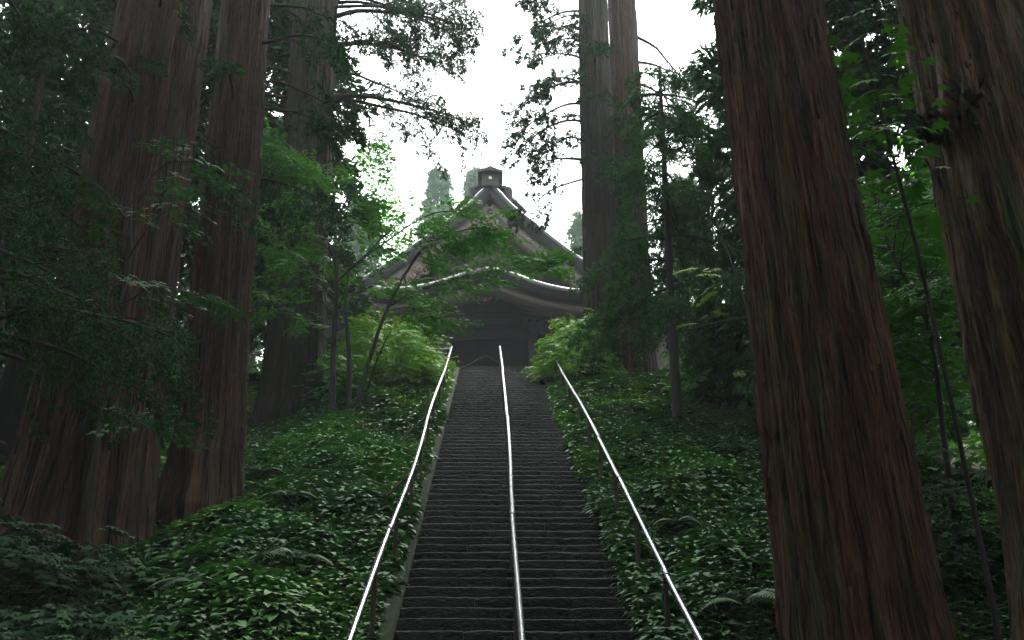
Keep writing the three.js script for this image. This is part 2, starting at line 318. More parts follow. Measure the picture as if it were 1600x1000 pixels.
// ------------------------------------------------------------------ handrails
const railY = (d) => (d - STEP_Z0) * RISE / TREAD;
function handrail(label, table, cuts, braces, endBar) {
  const h = thing('handrail', label, 'handrail', [0, 0, 0]);
  const way = new THREE.CatmullRomCurve3(table.map(([d, x]) => V(x, 0, -d)));
  const xAt = (d) => { let a = 0, b = 1; for (let k = 0; k < 24; k++) { const m = (a + b) / 2; if (-way.getPoint(m).z < d) a = m; else b = m; } return way.getPoint(a).x; };
  const at = (d, dx = 0, up = 0) => V(xAt(d) + dx, railY(d) + 0.93 + up + 0.012 * Math.sin(d * 0.5 + table[0][1] * 3), -d);
  cuts.slice(0, -1).forEach((a, i) => {
    const b = cuts[i + 1], pts = [], off = (i % 2 ? 0.005 : -0.004);
    for (let k = 0; k <= 12; k++) pts.push(at(mix(a, b, k / 12), off, off * 0.6));
    part('rail', tube(pts, 0.035, 14, 36), M.steel, h);
    if (i) part('coupling', tube([at(a - 0.06), at(a + 0.06)], 0.041, 14, 2), M.steel, h);
  });
  for (let d = cuts[0] + 0.7; d < cuts[cuts.length - 1] - 0.1; d += 2.05) {
    const p = at(d), base = railY(d) + (table[0][1] > 0 && table[0][1] < 1 ? -0.05 : 0.02);
    part('post', join([tube([[p.x, base, p.z], [p.x, p.y - 0.03, p.z]], 0.028, 8, 2), box(0.11, 0.012, 0.11, p.x, base + 0.16, p.z, 0.004)]), M.rust, h);
  }
  for (const d of braces) { const p = at(d); part('brace', tube([[p.x, p.y - 0.1, p.z], [p.x - 0.62, p.y - 0.78, p.z + 0.05]], 0.02, 6, 2), M.rust, h); }
  if (endBar) { const p = at(cuts[cuts.length - 1]); part('end_bar', tube([[p.x, p.y - 0.05, p.z], [p.x - 0.85, p.y - 0.04, p.z - 0.1]], 0.024, 10, 2), M.steel, h); part('post', tube([[p.x - 0.8, TOP, p.z - 0.1], [p.x - 0.8, p.y - 0.04, p.z - 0.1]], 0.025, 8, 2), M.rust, h); }
  return h;
}
handrail('wavy steel handrail with diagonal braces, beside the mossy kerb left of the stairs', [[6, -1.27], [11.8, -1.27], [15.5, -1.24], [20.4, -1.3], [25, -1.29], [30.6, -1.33]], [6.3, 12.4, 18.6, 24.6, 30.75], [15.6, 20.3], true);
handrail('steel handrail running up the middle of the stone stairs', [[6, 0.33], [9.7, 0.33], [13.5, 0.325], [16.1, 0.36], [20.4, 0.38], [24.8, 0.365], [30.9, 0.33]], [6.3, 13.0, 19.4, 25.2, 30.95], [], false);
handrail('steel handrail with stepped joints partly hidden by leaves, on the side of the biggest trunk', [[6, 2.03], [11, 2.01], [14.7, 2.05], [18, 2.08], [21.5, 2.09], [28.4, 2.02], [30.5, 2.0]], [6.3, 11.0, 14.8, 17.5, 22.0, 25.6, 30.4], [], false);
{
  const p = thing('metal_pole', 'thin dark metal pole standing at the top of the stairs before the temple', 'pole', [-1.87, TOP, -32]);
  part('shaft', tube([[0, 0, 0], [0, 3.7, 0]], 0.035, 8, 2), M.iron, p); part('cap', box(0.1, 0.16, 0.1, 0, 3.78, 0, 0.03), M.iron, p); part('foot', box(0.22, 0.06, 0.22, 0, 0.03, 0), M.iron, p);
}

// ------------------------------------------------------------------ the temple
{
  const T = thing('temple_hall', 'dark wooden temple hall with a tall curved gable above a bell-curved porch roof', 'temple', [-0.08, TOP, -41]);
  // verge: profile is a half outline [x, y]; section is a list of [back, along the normal]
  const outline = (half, n) => {
    const c = new THREE.CatmullRomCurve3([...half.slice(1).reverse().map(([x, y]) => V(-x, y, 0)), ...half.map(([x, y]) => V(x, y, 0))], false, 'centripetal'), out = [];
    for (let i = 0; i <= n; i++) { const t = i / n, p = c.getPoint(t), q = c.getTangent(t); out.push([p.x, p.y, -q.y, q.x]); }
    return out;
  };
  const sweep = (line, section, z0, from = 0, to = 1, sag = 0) => {
    const pos = [], uv = [], idx = [], w = section.length, a = Math.round(from * (line.length - 1)), b = Math.round(to * (line.length - 1)); let len = 0;
    for (let i = a; i <= b; i++) {
      const [x, y, nx, ny] = line[i]; if (i > a) len += Math.hypot(x - line[i - 1][0], y - line[i - 1][1]);
      section.forEach(([d, h], k) => { pos.push(x + nx * h, y + ny * h, z0 - d); uv.push(k * 0.11 + d * 0.2, len * 0.25); });
    }
    for (let i = 0; i < b - a; i++) for (let k = 0; k < w - 1; k++) { const q = i * w + k; idx.push(q, q + w, q + 1, q + 1, q + w, q + w + 1); }
    return geo(pos, idx, uv);
  };
  const main = outline([[0, 14.15], [0.5, 13.72], [1.05, 13.05], [2.3, 11.88], [3.9, 10.48], [5.4, 9.3], [6.7, 8.4], [7.6, 7.85], [8.0, 7.72]], 96);
  part('main_roof', sweep(main, [[0, -0.08], [0.02, -0.03], [0.07, 0.01], [0.18, 0.05], [0.5, 0.09], [1.1, 0.11], [18, 0.11], [18, -0.1], [0.4, -0.1]], 0), M.copper, T);
  part('verge', sweep(main, [[0.2, -0.1], [-0.02, -0.1], [-0.02, -0.26], [0.04, -0.27], [0.04, -0.45], [0.12, -0.46], [0.12, -0.62], [1.9, -0.64]], 0), M.verge, T);
  for (const [f, t] of [[0.02, 0.5], [0.5, 0.98]]) part('bargeboard', sweep(main, [[0.6, -0.62], [0.24, -0.62], [0.24, -0.92], [0.3, -0.94], [0.3, -1.2], [0.38, -1.22], [0.38, -1.32], [0.6, -1.32], [0.6, -0.62]], 0, f, t), M.woodGrey, T);
  for (const [f, t] of [[0.12, 0.5], [0.5, 0.88]]) part('inner_board', sweep(main, [[1.5, -2.0], [1.2, -2.0], [1.2, -2.5], [1.5, -2.5], [1.5, -2.0]], 0, f, t), M.woodBrown, T);
  { // gable wall set back under the verge
    const s = new THREE.Shape(); s.moveTo(-7.6, 6.3); for (const [x, y, nx, ny] of main) if (Math.abs(x) < 7.3) s.lineTo(x + nx * -0.6, y + ny * -0.6); s.lineTo(7.6, 6.3);
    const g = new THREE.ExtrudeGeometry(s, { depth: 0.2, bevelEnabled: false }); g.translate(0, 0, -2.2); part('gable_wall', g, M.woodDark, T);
    part('king_post', box(0.42, 3.6, 0.3, 0, 9.9, -1.75), M.woodBrown, T); part('tie_beam', box(8.6, 0.55, 0.4, 0, 8.6, -1.7), M.woodBrown, T); part('tie_beam', box(5.2, 0.42, 0.36, 0, 10.15, -1.72), M.woodBrown, T);
    for (const x of [-2.6, -1.3, 1.3, 2.6]) part('strut', box(0.28, 1.1, 0.25, x, 9.4, -1.8), M.woodBrown, T);
  }
  // carved boards: a cluster of scrolls
  const scrolls = (seed, n, w, h, size) => { const r = rng(seed), l = []; for (let i = 0; i < n; i++) { const g = new THREE.TorusGeometry(size * (0.6 + r() * 0.7), size * (0.2 + 0.16 * r()), 5, 12, 3.6 + r() * 2.2); g.rotateZ(r() * 6.3); g.rotateX((r() - 0.5) * 0.6); g.translate((r() - 0.5) * w, (r() - 0.5) * h, (r() - 0.5) * 0.14); l.push(g); } return join(l); };
  { const g = scrolls(61, 22, 0.7, 0.7, 0.1); g.translate(0, 12.1, -0.1); part('pendant_carving', g, M.carving, T); }
  for (const s of [-1, 1]) for (let k = 0; k < 4; k++) { const g = scrolls(70 + k, 9, 0.55, 0.6, 0.13); g.translate(s * (3.25 + k * 0.42), 9.62 - k * 0.33, -0.35); part('bargeboard_carving', g, M.carving, T); }
  // ridge and its end box
  part('ridge', join([box(0.95, 0.75, 17.5, 0, 14.65, -9.2), box(1.2, 0.16, 17.5, 0, 15.05, -9.2)]), M.verge, T);
  {
    const s = new THREE.Shape(); s.moveTo(-0.42, -0.1); s.lineTo(0.42, -0.1); s.lineTo(0.46, 0.62); s.lineTo(-0.46, 0.62); const g = new THREE.ExtrudeGeometry(s, { depth: 0.8, bevelEnabled: true, bevelSize: 0.03, bevelThickness: 0.03, bevelSegments: 1 }); g.translate(0, 14.0, -0.65);
    g.translate(0, -14, 0); g.scale(0.86, 0.86, 1); g.translate(0, 14, 0); const b = part('ridge_end_box', g, M.verge, T);
    const c = new THREE.Shape(); c.moveTo(-0.72, 0); c.quadraticCurveTo(-0.35, 0.1, 0, 0.3); c.quadraticCurveTo(0.35, 0.1, 0.72, 0); c.lineTo(0.7, -0.13); c.quadraticCurveTo(0.3, -0.04, 0, 0.02); c.quadraticCurveTo(-0.3, -0.04, -0.7, -0.13);
    const cg = new THREE.ExtrudeGeometry(c, { depth: 1.2, bevelEnabled: true, bevelSize: 0.02, bevelThickness: 0.02, bevelSegments: 1 }); cg.scale(0.86, 0.86, 1); cg.translate(0, 14.66, -0.85); part('cap', cg, M.verge, b);
    const d = new THREE.CylinderGeometry(0.08, 0.08, 0.05, 20); d.rotateX(Math.PI / 2); d.translate(0, 14.3, 0.21); part('crest', d, M.gold, b);
    part('finial', tube([[-0.36, 14.85, -0.1], [-0.38, 15.22, -0.1]], 0.03, 6, 2), M.iron, b);
  }
  for (const s of [-1, 1]) {
    const o = part('ridge_ornament', join([box(0.5, 0.95, 0.55, s * 0.92, 14.35, -1.5, 0.22), box(0.34, 0.34, 0.5, s * 0.72, 14.7, -1.5, 0.14), box(0.72, 0.25, 0.6, s * 1.05, 13.85, -1.5, 0.1)]), M.verge, T);
    part('descending_ridge', tube([[s * 0.9, 14.3, -1.5], [s * 1.5, 13.7, -1.55], [s * 1.8, 13.35, -1.55]], 0.15, 8, 4), M.verge, o);
  }
  // porch
  const porch = outline([[0, 7.28], [0.85, 7.1], [1.85, 6.72], [2.7, 6.46], [3.6, 6.3], [4.4, 6.28], [4.9, 6.34]], 110);
  part('porch_roof', sweep(porch, [[0, -0.06], [0.02, -0.01], [0.07, 0.04], [0.18, 0.09], [0.6, 0.16], [5.5, 0.5], [5.5, -0.2], [0.4, -0.06]], 4.2), M.copper, T);
  part('porch_verge', sweep(porch, [[0.2, -0.07], [-0.02, -0.07], [-0.02, -0.24], [0.04, -0.25], [0.04, -0.44], [0.1, -0.45], [0.1, -0.62], [5.5, -0.62]], 4.2), M.verge, T);
  part('porch_bargeboard', sweep(porch, [[0.5, -0.62], [0.2, -0.62], [0.2, -0.95], [0.27, -0.97], [0.27, -1.2], [0.5, -1.22], [0.5, -0.62]], 4.2), M.woodBrown, T);
  { const g = scrolls(90, 26, 2.3, 0.5, 0.16); g.translate(0, 6.1, 3.75); part('porch_carving', g, M.woodBrown, T); const g2 = scrolls(91, 10, 0.7, 0.4, 0.12); g2.translate(0, 6.55, 4.02); part('porch_carving', g2, M.woodBrown, T); }
  part('front_eave', box(16.6, 0.55, 0.35, 0, 5.98, 2.7, 0.06), M.verge, T);
  part('skirt_roof', geo([-8.2, 6.2, 2.6, 8.2, 6.2, 2.6, 7.6, 8.0, -2.1, -7.6, 8.0, -2.1, -8.2, 6.0, 2.6, 8.2, 6.0, 2.6, 7.6, 7.8, -2.1, -7.6, 7.8, -2.1], [0, 1, 2, 0, 2, 3, 4, 6, 5, 4, 7, 6, 0, 4, 5, 0, 5, 1]), M.copper, T);
  for (const x of [-5.9, -1.95, 1.95, 5.9]) {
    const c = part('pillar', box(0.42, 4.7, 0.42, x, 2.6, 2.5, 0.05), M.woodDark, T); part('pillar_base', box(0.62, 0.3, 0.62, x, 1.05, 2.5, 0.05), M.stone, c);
    const l = []; for (let k = 0; k < 3; k++) { l.push(box(0.5 + k * 0.45, 0.16, 0.3, x, 5.05 + k * 0.27, 2.5)); for (let q = -k; q <= k; q++) l.push(box(0.26, 0.14, 0.34, x + q * 0.36, 5.2 + k * 0.27, 2.5)); }
    part('bracket', join(l), M.woodDark, T);
  }
  const beam = (x0, x1, y, z, h) => tube([[x0, y, z], [mix(x0, x1, 0.25), y + 0.14, z], [mix(x0, x1, 0.5), y + 0.18, z], [mix(x0, x1, 0.75), y + 0.14, z], [x1, y, z]], h, 8, 16);
  part('rainbow_beam', beam(-1.8, 1.8, 4.75, 2.3, 0.22), M.woodDark, T); part('rainbow_beam', beam(-5.8, -2.1, 4.7, 2.3, 0.2), M.woodDark, T); part('rainbow_beam', beam(2.1, 5.8, 4.7, 2.3, 0.2), M.woodDark, T);
  part('cross_beam', box(11.4, 0.5, 0.3, 0, 3.25, 2.0), M.woodBrown, T);
  part('cross_beam', box(15, 0.35, 0.3, 0, 5.9, 2.2), M.woodDark, T);
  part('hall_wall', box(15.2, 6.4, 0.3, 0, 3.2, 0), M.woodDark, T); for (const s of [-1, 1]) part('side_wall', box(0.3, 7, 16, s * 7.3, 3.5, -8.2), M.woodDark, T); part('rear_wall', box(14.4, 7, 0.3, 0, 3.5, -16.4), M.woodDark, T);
  for (let i = -3; i <= 3; i++) { const d = part('lattice_door', box(1.7, 3.0, 0.1, i * 2.05, 2.4, 0.22), M.woodBrown, T); const l = []; for (let k = 0; k < 7; k++) l.push(box(0.05, 2.9, 0.06, i * 2.05 - 0.75 + k * 0.25, 2.4, 0.3, 0.005)); for (let k = 0; k < 9; k++) l.push(box(1.6, 0.05, 0.05, i * 2.05, 1.1 + k * 0.33, 0.31, 0.005)); part('lattice', join(l), M.woodDark, d); }
  part('floor_platform', box(15.6, 0.9, 6.2, 0, 0.45, 1.2), M.stone, T);
  const rp = (a, b) => part('rope', tube([a, [(a[0] + b[0]) / 2, (a[1] + b[1]) / 2 - 0.06, a[2]], b], 0.035, 8, 8), M.rope, T);
  rp([-1.85, 2.35, 3.9], [-0.1, 3.3, 3.9]); rp([1.7, 2.35, 3.9], [-0.1, 3.3, 3.9]);
}
{
  const h = thing('side_hall', 'low brown side hall behind the slim conifer, roof edge catching the light', 'building', [12.5, TOP, -46]);
  part('wall', box(9, 7.4, 6, 0, 3.7, -2), M.woodBrown, h);
  const s = new THREE.Shape(); s.moveTo(-4, 0); s.quadraticCurveTo(-1.6, 0.9, 0, 3); s.quadraticCurveTo(1.6, 0.9, 4, 0); s.lineTo(4, -0.25); s.quadraticCurveTo(1.6, 0.6, 0, 2.6); s.quadraticCurveTo(-1.6, 0.6, -4, -0.25);
  const g = new THREE.ExtrudeGeometry(s, { depth: 10.5, bevelEnabled: true, bevelSize: 0.08, bevelThickness: 0.08, bevelSegments: 2 }); g.rotateY(Math.PI / 2); g.translate(-5.2, 8.9, -2); part('roof', g, M.copper, h);
  part('eave_board', box(10.4, 0.3, 0.2, 0, 8.55, 1.7), M.woodDark, h);
}

// ------------------------------------------------------------------ cedars
function trunkRadius(o, a, y) {
  const { r0, r1, H, flare = 0.25, seed = 1, rough = 1 } = o, k = clamp(y / H), cx = Math.cos(a), sz = Math.sin(a);
  const base = mix(r0, r1, Math.pow(k, 0.9)), fl = flare * Math.exp(-Math.max(0, y) / 0.9);
  const lobe = Math.max(0, f3(cx * 1.6 + seed, y * 0.1, sz * 1.6, 2) - 0.3);
  const n1 = f3(cx * base * 2.3 + seed * 7, y * 0.16, sz * base * 2.3, 3) - 0.5, n2_ = 1 - Math.abs(f3(cx * base * 5.5 + seed, y * 0.22 + seed, sz * base * 5.5, 3) * 2 - 1), n4 = n3(cx * base * 16, y * 0.9, sz * base * 16 + seed);
  let rad = base * (1 + n1 * 0.2 * rough) + fl * (0.3 + lobe * 2.6) - (1 - n2_) * 0.10 * rough + (n4 - 0.5) * 0.03 * rough;
  if (o.strips) { const q = Math.abs(f3(cx * base * 9 + seed * 5, y * 0.45 + 3, sz * base * 9, 2) * 2 - 1), e = n3(cx * base * 24, y * 1.6 + seed, sz * base * 24); rad -= o.strips * (Math.pow(1 - q, 3) * 1.1 + (e > 0.62 ? 0.45 : 0)); }
  for (const [ka, ky, ks, kh] of o.knots ?? []) { const da = Math.atan2(Math.sin(a - ka), Math.cos(a - ka)) * base, dy = (y - ky) * 0.8; rad += kh * Math.exp(-(da * da + dy * dy) / (ks * ks)) * (0.7 + 0.6 * n3(cx * 9, y * 5, sz * 9)); }
  return rad;
}
// loose strips of bark standing a little off the trunk
function barkStrips(o, n) {
  const r = rng(o.seed * 91 + 7), pos = [], uv = [], col = [], idx = [], lean = o.lean ?? [0, 0], turns = Math.max(1, Math.round(2 * Math.PI * o.r0 / 1.4));
  for (let i = 0; i < n; i++) {
    const a0 = -0.4 + r() * 4.0, y0 = 0.2 + r() * 12, L = 0.4 + 1.5 * r() * r(), w = 0.012 + 0.022 * r(), curl = (r() < 0.35 ? 0.09 : 0.02) * r(), slant = (r() - 0.5) * 0.06, up = r() < 0.5 ? 1 : -1, b = pos.length / 3, dk = 0.7 + 0.6 * r();
    for (let s = 0; s <= 9; s++) {
      const t = s / 9, y = y0 + L * t, rad0 = Math.max(trunkRadius(o, a0 - w, y), trunkRadius(o, a0, y), trunkRadius(o, a0 + w, y)) + 0.004 + curl * Math.pow(up > 0 ? t : 1 - t, 2.5), ww = w * (0.35 + 0.65 * Math.sin(Math.PI * (0.08 + 0.84 * t)));
      for (const [e, h] of [[-1, -0.012], [0, 0.012], [1, -0.012]]) { const a = a0 + slant * t + e * ww / o.r0 * 0.9, q = rad0 + h; pos.push(Math.cos(a) * q + lean[0] * y, y, Math.sin(a) * q + lean[1] * y); uv.push((a + Math.PI) / 6.283 * turns * 1.0 + i * 0.37, y / 4 + i * 0.11); col.push(dk, dk * 0.98, dk * 0.95); }
    }
    for (let s = 0; s < 9; s++) for (const e of [0, 1]) { const q = b + s * 3 + e; idx.push(q, q + 3, q + 1, q + 1, q + 3, q + 4); }
  }
  return geo(pos, idx, uv, col);
}
function trunkGeo(o) {
  const { r0, r1, H, lean = [0, 0], flare = 0.25, seed = 1, nu = 120, nv = 160, rough = 1, moss = 0.2, start = -0.9, tile = 1.4, curve = 0 } = o;
  const pos = [], uv = [], col = [], idx = [], turns = Math.max(1, Math.round(2 * Math.PI * r0 / tile));
  for (let j = 0; j <= nv; j++) {
    const t = Math.pow(j / nv, 1.15), y = start + t * (H - start), k = clamp(y / H);
    for (let i = 0; i <= nu; i++) {
      const a = (i % nu) / nu * 2 * Math.PI + Math.PI, cx = Math.cos(a), sz = Math.sin(a);
      const rad = trunkRadius(o, a, y), base = mix(r0, r1, Math.pow(k, 0.9));
      pos.push(cx * rad + lean[0] * y + curve * y * y, y, sz * rad + lean[1] * y); uv.push(i / nu * turns, y / 4);
      const streak = f3(cx * base * 3.4 + seed * 3, y * 0.13, sz * base * 3.4 + 9, 3), g = sstep(0.56, 0.7, streak) * moss, gr = sstep(0.58, 0.72, f3(cx * base * 2.1 + 30, y * 0.1 + seed, sz * base * 2.1, 3)) * 0.55;
      const dk = 0.8 + 0.4 * f3(cx * base * 1.3 + 5, y * 0.3, sz * base * 1.3 + seed);
      let c = mixC([1, 1, 1], [0.55, 1.05, 0.5], g); c = mixC(c, [0.95, 1.1, 1.15], gr);
      for (const [sa, sw, y0, y1, sc] of o.streaks ?? []) { const da = Math.abs(Math.atan2(Math.sin(a - sa - 0.05 * (n3(y * 0.6, sa * 9, 3) - 0.5)), Math.cos(a - sa - 0.05 * (n3(y * 0.6, sa * 9, 3) - 0.5)))), k = (1 - sstep(sw * 0.4, sw, da)) * sstep(y0, y0 + 0.5, y) * (1 - sstep(y1 - 0.4, y1, y)) * sstep(0.3, 0.55, n3(a * 40, y * 2.2, 7)); c = mixC(c, sc, k * 0.8); } col.push(c[0] * dk, c[1] * dk, c[2] * dk);
    }
  }
  const w = nu + 1; for (let j = 0; j < nv; j++) for (let i = 0; i < nu; i++) { const a = j * w + i; idx.push(a, a + w, a + 1, a + 1, a + w, a + w + 1); }
  const g = geo(pos, idx, uv, col), N = g.attributes.normal;
  for (let j = 0; j <= nv; j++) { const a = j * w, b = a + nu, v = V(N.getX(a) + N.getX(b), N.getY(a) + N.getY(b), N.getZ(a) + N.getZ(b)).normalize(); N.setXYZ(a, v.x, v.y, v.z); N.setXYZ(b, v.x, v.y, v.z); }
  return g;
}
// a limb from p0 in direction az, with side twigs; sprays go to list
function limb(r, p0, az, len, rise, droop, rad, list, o = {}) {
  const { per = 3.2, size = 1, sag = 0.5, side = 0.45, from = 0.25, leaf = tint } = o;
  const dir = V(Math.cos(az), 0, Math.sin(az)), prp = V(-Math.sin(az), 0, Math.cos(az)), pts = [], bend = (r() - 0.5) * 0.5;
  for (let i = 0; i <= 5; i++) { const t = i / 5; pts.push(p0.clone().addScaledVector(dir, len * t).addScaledVector(prp, bend * len * t * t * 0.6 + (r() - 0.5) * 0.05 * len).add(V(0, rise * len * t - droop * len * t * t, 0))); }
  const curve = new THREE.CatmullRomCurve3(pts), parts = [tube(pts, (t) => rad * (1 - 0.85 * t) + 0.006, 6, 10)];
  const n = Math.max(3, Math.round(len * 2.2));
  for (let i = 0; i < n; i++) {
    const t = from + (1 - from) * (i + r()) / n, q = curve.getPoint(Math.min(1, t)), s = i % 2 ? 1 : -1, L = side * len * (1.05 - t * 0.75) * (0.5 + r() * 0.8), a2 = az + s * (0.5 + r() * 0.7);
    const e = q.clone().add(V(Math.cos(a2) * L, -sag * L * (0.4 + r() * 0.8), Math.sin(a2) * L)), m = q.clone().lerp(e, 0.5).add(V(0, 0.12 * L, 0));
    parts.push(tube([q, m, e], (u) => rad * 0.28 * (1 - 0.8 * u) + 0.004, 4, 4));
    const c2 = new THREE.CatmullRomCurve3([q, m, e]), k = Math.max(1, Math.round(L * per));
    for (let w = 0; w < k; w++) { const f = 0.25 + 0.75 * (w + r()) / k, p = c2.getPoint(Math.min(1, f)); list.push([place(p.add(V((r() - 0.5) * 0.2, (r() - 0.5) * 0.2, (r() - 0.5) * 0.2)), -(a2 + (r() - 0.5) * 1.6), -0.25 - r() * 0.9, (r() - 0.5) * 1.4, size * (0.55 + r() * 0.7)), leaf(r)]); }
  }
  for (let w = 0; w < 3; w++) list.push([place(curve.getPoint(0.8 + 0.1 * w), -(az + (r() - 0.5)), -0.3 - r() * 0.6, (r() - 0.5), size * (0.6 + r() * 0.5)), leaf(r)]);
  return join(parts);
}
// crown above the picture: sprays on limbs all round, coarser
function crownSprays(r, list, o) {
  const { y0, y1, R, count, lean = [0, 0], size = 1 } = o;
  for (let i = 0; i < count; i++) { const t = r(), y = mix(y0, y1, t), a = r() * 6.283, q = R * (1 - t * 0.85) * Math.sqrt(0.08 + 0.92 * r()); list.push([place(V(Math.cos(a) * q + lean[0] * y, y - q * 0.25, Math.sin(a) * q + lean[1] * y), -a + (r() - 0.5), -0.3 - 0.5 * r(), (r() - 0.5), size * (0.7 + 0.8 * r())), tint(r)]); }
}
function cedar(label, at, o) {
  const t = thing(o.name ?? 'cedar_tree', label, 'tree', at, o.group), r = rng(o.seed * 31 + 5);
  const tr = part('trunk', trunkGeo(o), o.mat ?? M.barkRed, t); if (o.loose) tag(part('bark_strips', barkStrips(o, o.loose), o.mat ?? M.barkRed, tr), null, null, null, 'stuff');
  const list = [];
  for (const [y, az, len, rise, droop, rad, more] of o.limbs ?? []) {
    const k = mix(o.r0, o.r1, clamp(y / o.H)) * 0.8, p0 = V(Math.cos(az) * k + (o.lean?.[0] ?? 0) * y, y, Math.sin(az) * k + (o.lean?.[1] ?? 0) * y);
    part('branch', limb(r, p0, az, len, rise, droop, rad, list, { ...o.limbStyle, ...more }), M.twig, t);
  }
  if (list.length) instances('foliage', G.cedar[o.seed % 3], o.leaf ?? M.cedar, list, t);
  if (o.crown) { const l = []; crownSprays(r, l, { lean: o.lean, ...o.crown }); instances('crown', G.coarse, M.cedar, l, t); }
  return t;
}
const gy = (x, z) => groundY(x, z);
const rl = rng(4242);
const limbs = (n, y0, y1, az0, az1, l0, l1, rise = 0.05, droop = 0.3, rad = 0.07, more) => [...Array(n)].map((_, i) => [mix(y0, y1, (i + rl() * 0.8) / n), mix(az0, az1, rl()), mix(l0, l1, rl()), rise + (rl() - 0.5) * 0.2, droop * (0.6 + 0.8 * rl()), rad * (0.7 + 0.6 * rl()), more]);
// azimuth: 0 is +x, PI/2 is +z (towards the camera), PI is -x
const PI = Math.PI;
cedar('huge reddish cedar trunk on the left slope, thickest left of the stairs', [-6.6, gy(-6.6, -15.6), -15.6], { loose: 160, seed: 1, r0: 1.13, r1: 0.5, H: 32, lean: [-0.012, 0], flare: 0.4, nu: 300, nv: 260, strips: 0.026, mat: M.barkRed, moss: 0.5, crown: { y0: 24, y1: 34, R: 3.2, count: 200, size: 1.3 }, limbs: [...limbs(4, 8, 11, 1.2, 2.2, 1.2, 2.2, 0.1, 0.5, 0.04)] });
cedar('dark straight cedar trunk standing hard beside the thickest left trunk', [-5.1, gy(-5.1, -17.2), -17.2], { loose: 120, seed: 2, r0: 0.62, r1: 0.46, H: 33, lean: [-0.045, 0], flare: 0.34, nu: 260, nv: 260, strips: 0.026, mat: M.barkRed, moss: 0.25, crown: { y0: 24, y1: 35, R: 3, count: 160, size: 1.3 }, limbs: [...limbs(5, 7, 12, -0.6, 1.0, 1.2, 2.2, 0.1, 0.4, 0.04), ...limbs(3, 5.5, 9, 1.0, 2.2, 1.0, 1.6, 0.1, 0.5, 0.035)] });
cedar('grey-sided cedar trunk behind the maple, third trunk up the left slope', [-5.3, gy(-5.3, -24.6), -24.6], { loose: 110, seed: 3, r0: 0.82, r1: 0.6, H: 36, lean: [-0.035, 0], flare: 0.45, nu: 240, nv: 220, strips: 0.026, mat: M.barkGrey, moss: 0.2, crown: { y0: 28, y1: 36, R: 3, count: 160, size: 1.3 }, limbs: [...limbs(11, 10.2, 17, -0.7, 0.45, 3.0, 5.0, 0.0, 0.35, 0.07, { per: 2.3 }), ...limbs(6, 9, 15, 2.3, 3.8, 1.4, 2.6, 0.0, 0.3, 0.05)] });
cedar('massive cedar trunk right of the stairs, widest trunk in view', [3.72, gy(3.72, -9.8), -9.8], { loose: 190, seed: 4, r0: 0.8, r1: 0.4, H: 30, lean: [-0.015, 0], flare: 0.12, nu: 420, nv: 460, strips: 0.026, mat: M.barkWarm, moss: 0.55, streaks: [[2.1, 0.03, -1, 3.5, [0.8, 1.5, 0.9]], [2.45, 0.025, -1, 2.6, [1.2, 1.9, 1.4]], [1.75, 0.02, 0, 5, [0.8, 1.5, 0.8]], [1.1, 0.025, 0, 6, [0.9, 1.7, 1.0]], [0.85, 0.03, 3, 8, [1.5, 1.9, 1.8]], [1.4, 0.015, 2, 7, [0.7, 1.3, 0.7]]], crown: { y0: 22, y1: 32, R: 3.5, count: 240, size: 1.3 } });
const edgeCedar = cedar('cedar trunk with a dark mossy burl, at the edge beyond the widest trunk', [6.8, gy(6.8, -10.5), -10.5], { loose: 180, seed: 6, r0: 1.0, r1: 0.66, H: 31, lean: [-0.012, 0], flare: 0.3, nu: 420, nv: 420, strips: 0.026, mat: M.barkPale, moss: 0.9, streaks: [[2.62, 0.09, 1, 6.6, [1.5, 2.3, 2.2]], [2.3, 0.06, 1, 5.8, [1.0, 1.9, 1.0]], [2.42, 0.04, 6.0, 6.8, [2.4, 2.6, 2.5]], [2.85, 0.05, 0, 4.5, [0.9, 1.6, 0.9]]], knots: [[2.57, 6.95, 0.3, 0.12]], crown: { y0: 19, y1: 32, R: 4, count: 300, size: 1.3 } });
cedar('grey half of the twin cedar trunks near the top of the stairs', [3.66, gy(3.7, -29), -29], { loose: 70, seed: 7, r0: 0.63, r1: 0.54, H: 36, lean: [0.012, 0], flare: 0.15, nu: 200, nv: 220, strips: 0.026, mat: M.barkGrey, moss: 0.35, crown: { y0: 27, y1: 36, R: 3, count: 140, size: 1.3 }, limbs: [...limbs(13, 7.5, 16.5, 2.3, 3.8, 1.4, 2.7, 0.0, 0.55, 0.05, { per: 4.5, size: 1.15 }), ...limbs(10, 3.0, 15, 0.5, 2.5, 0.8, 1.6, 0, 0.5, 0.03)] });
cedar('reddish half of the twin cedar trunks, shoulder to shoulder with the grey one', [4.86, gy(4.8, -29.6), -29.6], { loose: 70, seed: 8, r0: 0.62, r1: 0.52, H: 35, lean: [0.014, 0], flare: 0.15, nu: 200, nv: 220, strips: 0.026, mat: M.barkTwin, moss: 0.4, crown: { y0: 27, y1: 35, R: 3, count: 140, size: 1.3 }, limbs: [...limbs(4, 11, 15, -0.6, 0.6, 2, 4, 0.1, 0.3, 0.06, { from: 0.5 }), ...limbs(7, 3.5, 11, -0.3, 1.9, 1.2, 2.2, 0, 0.45, 0.04)] });
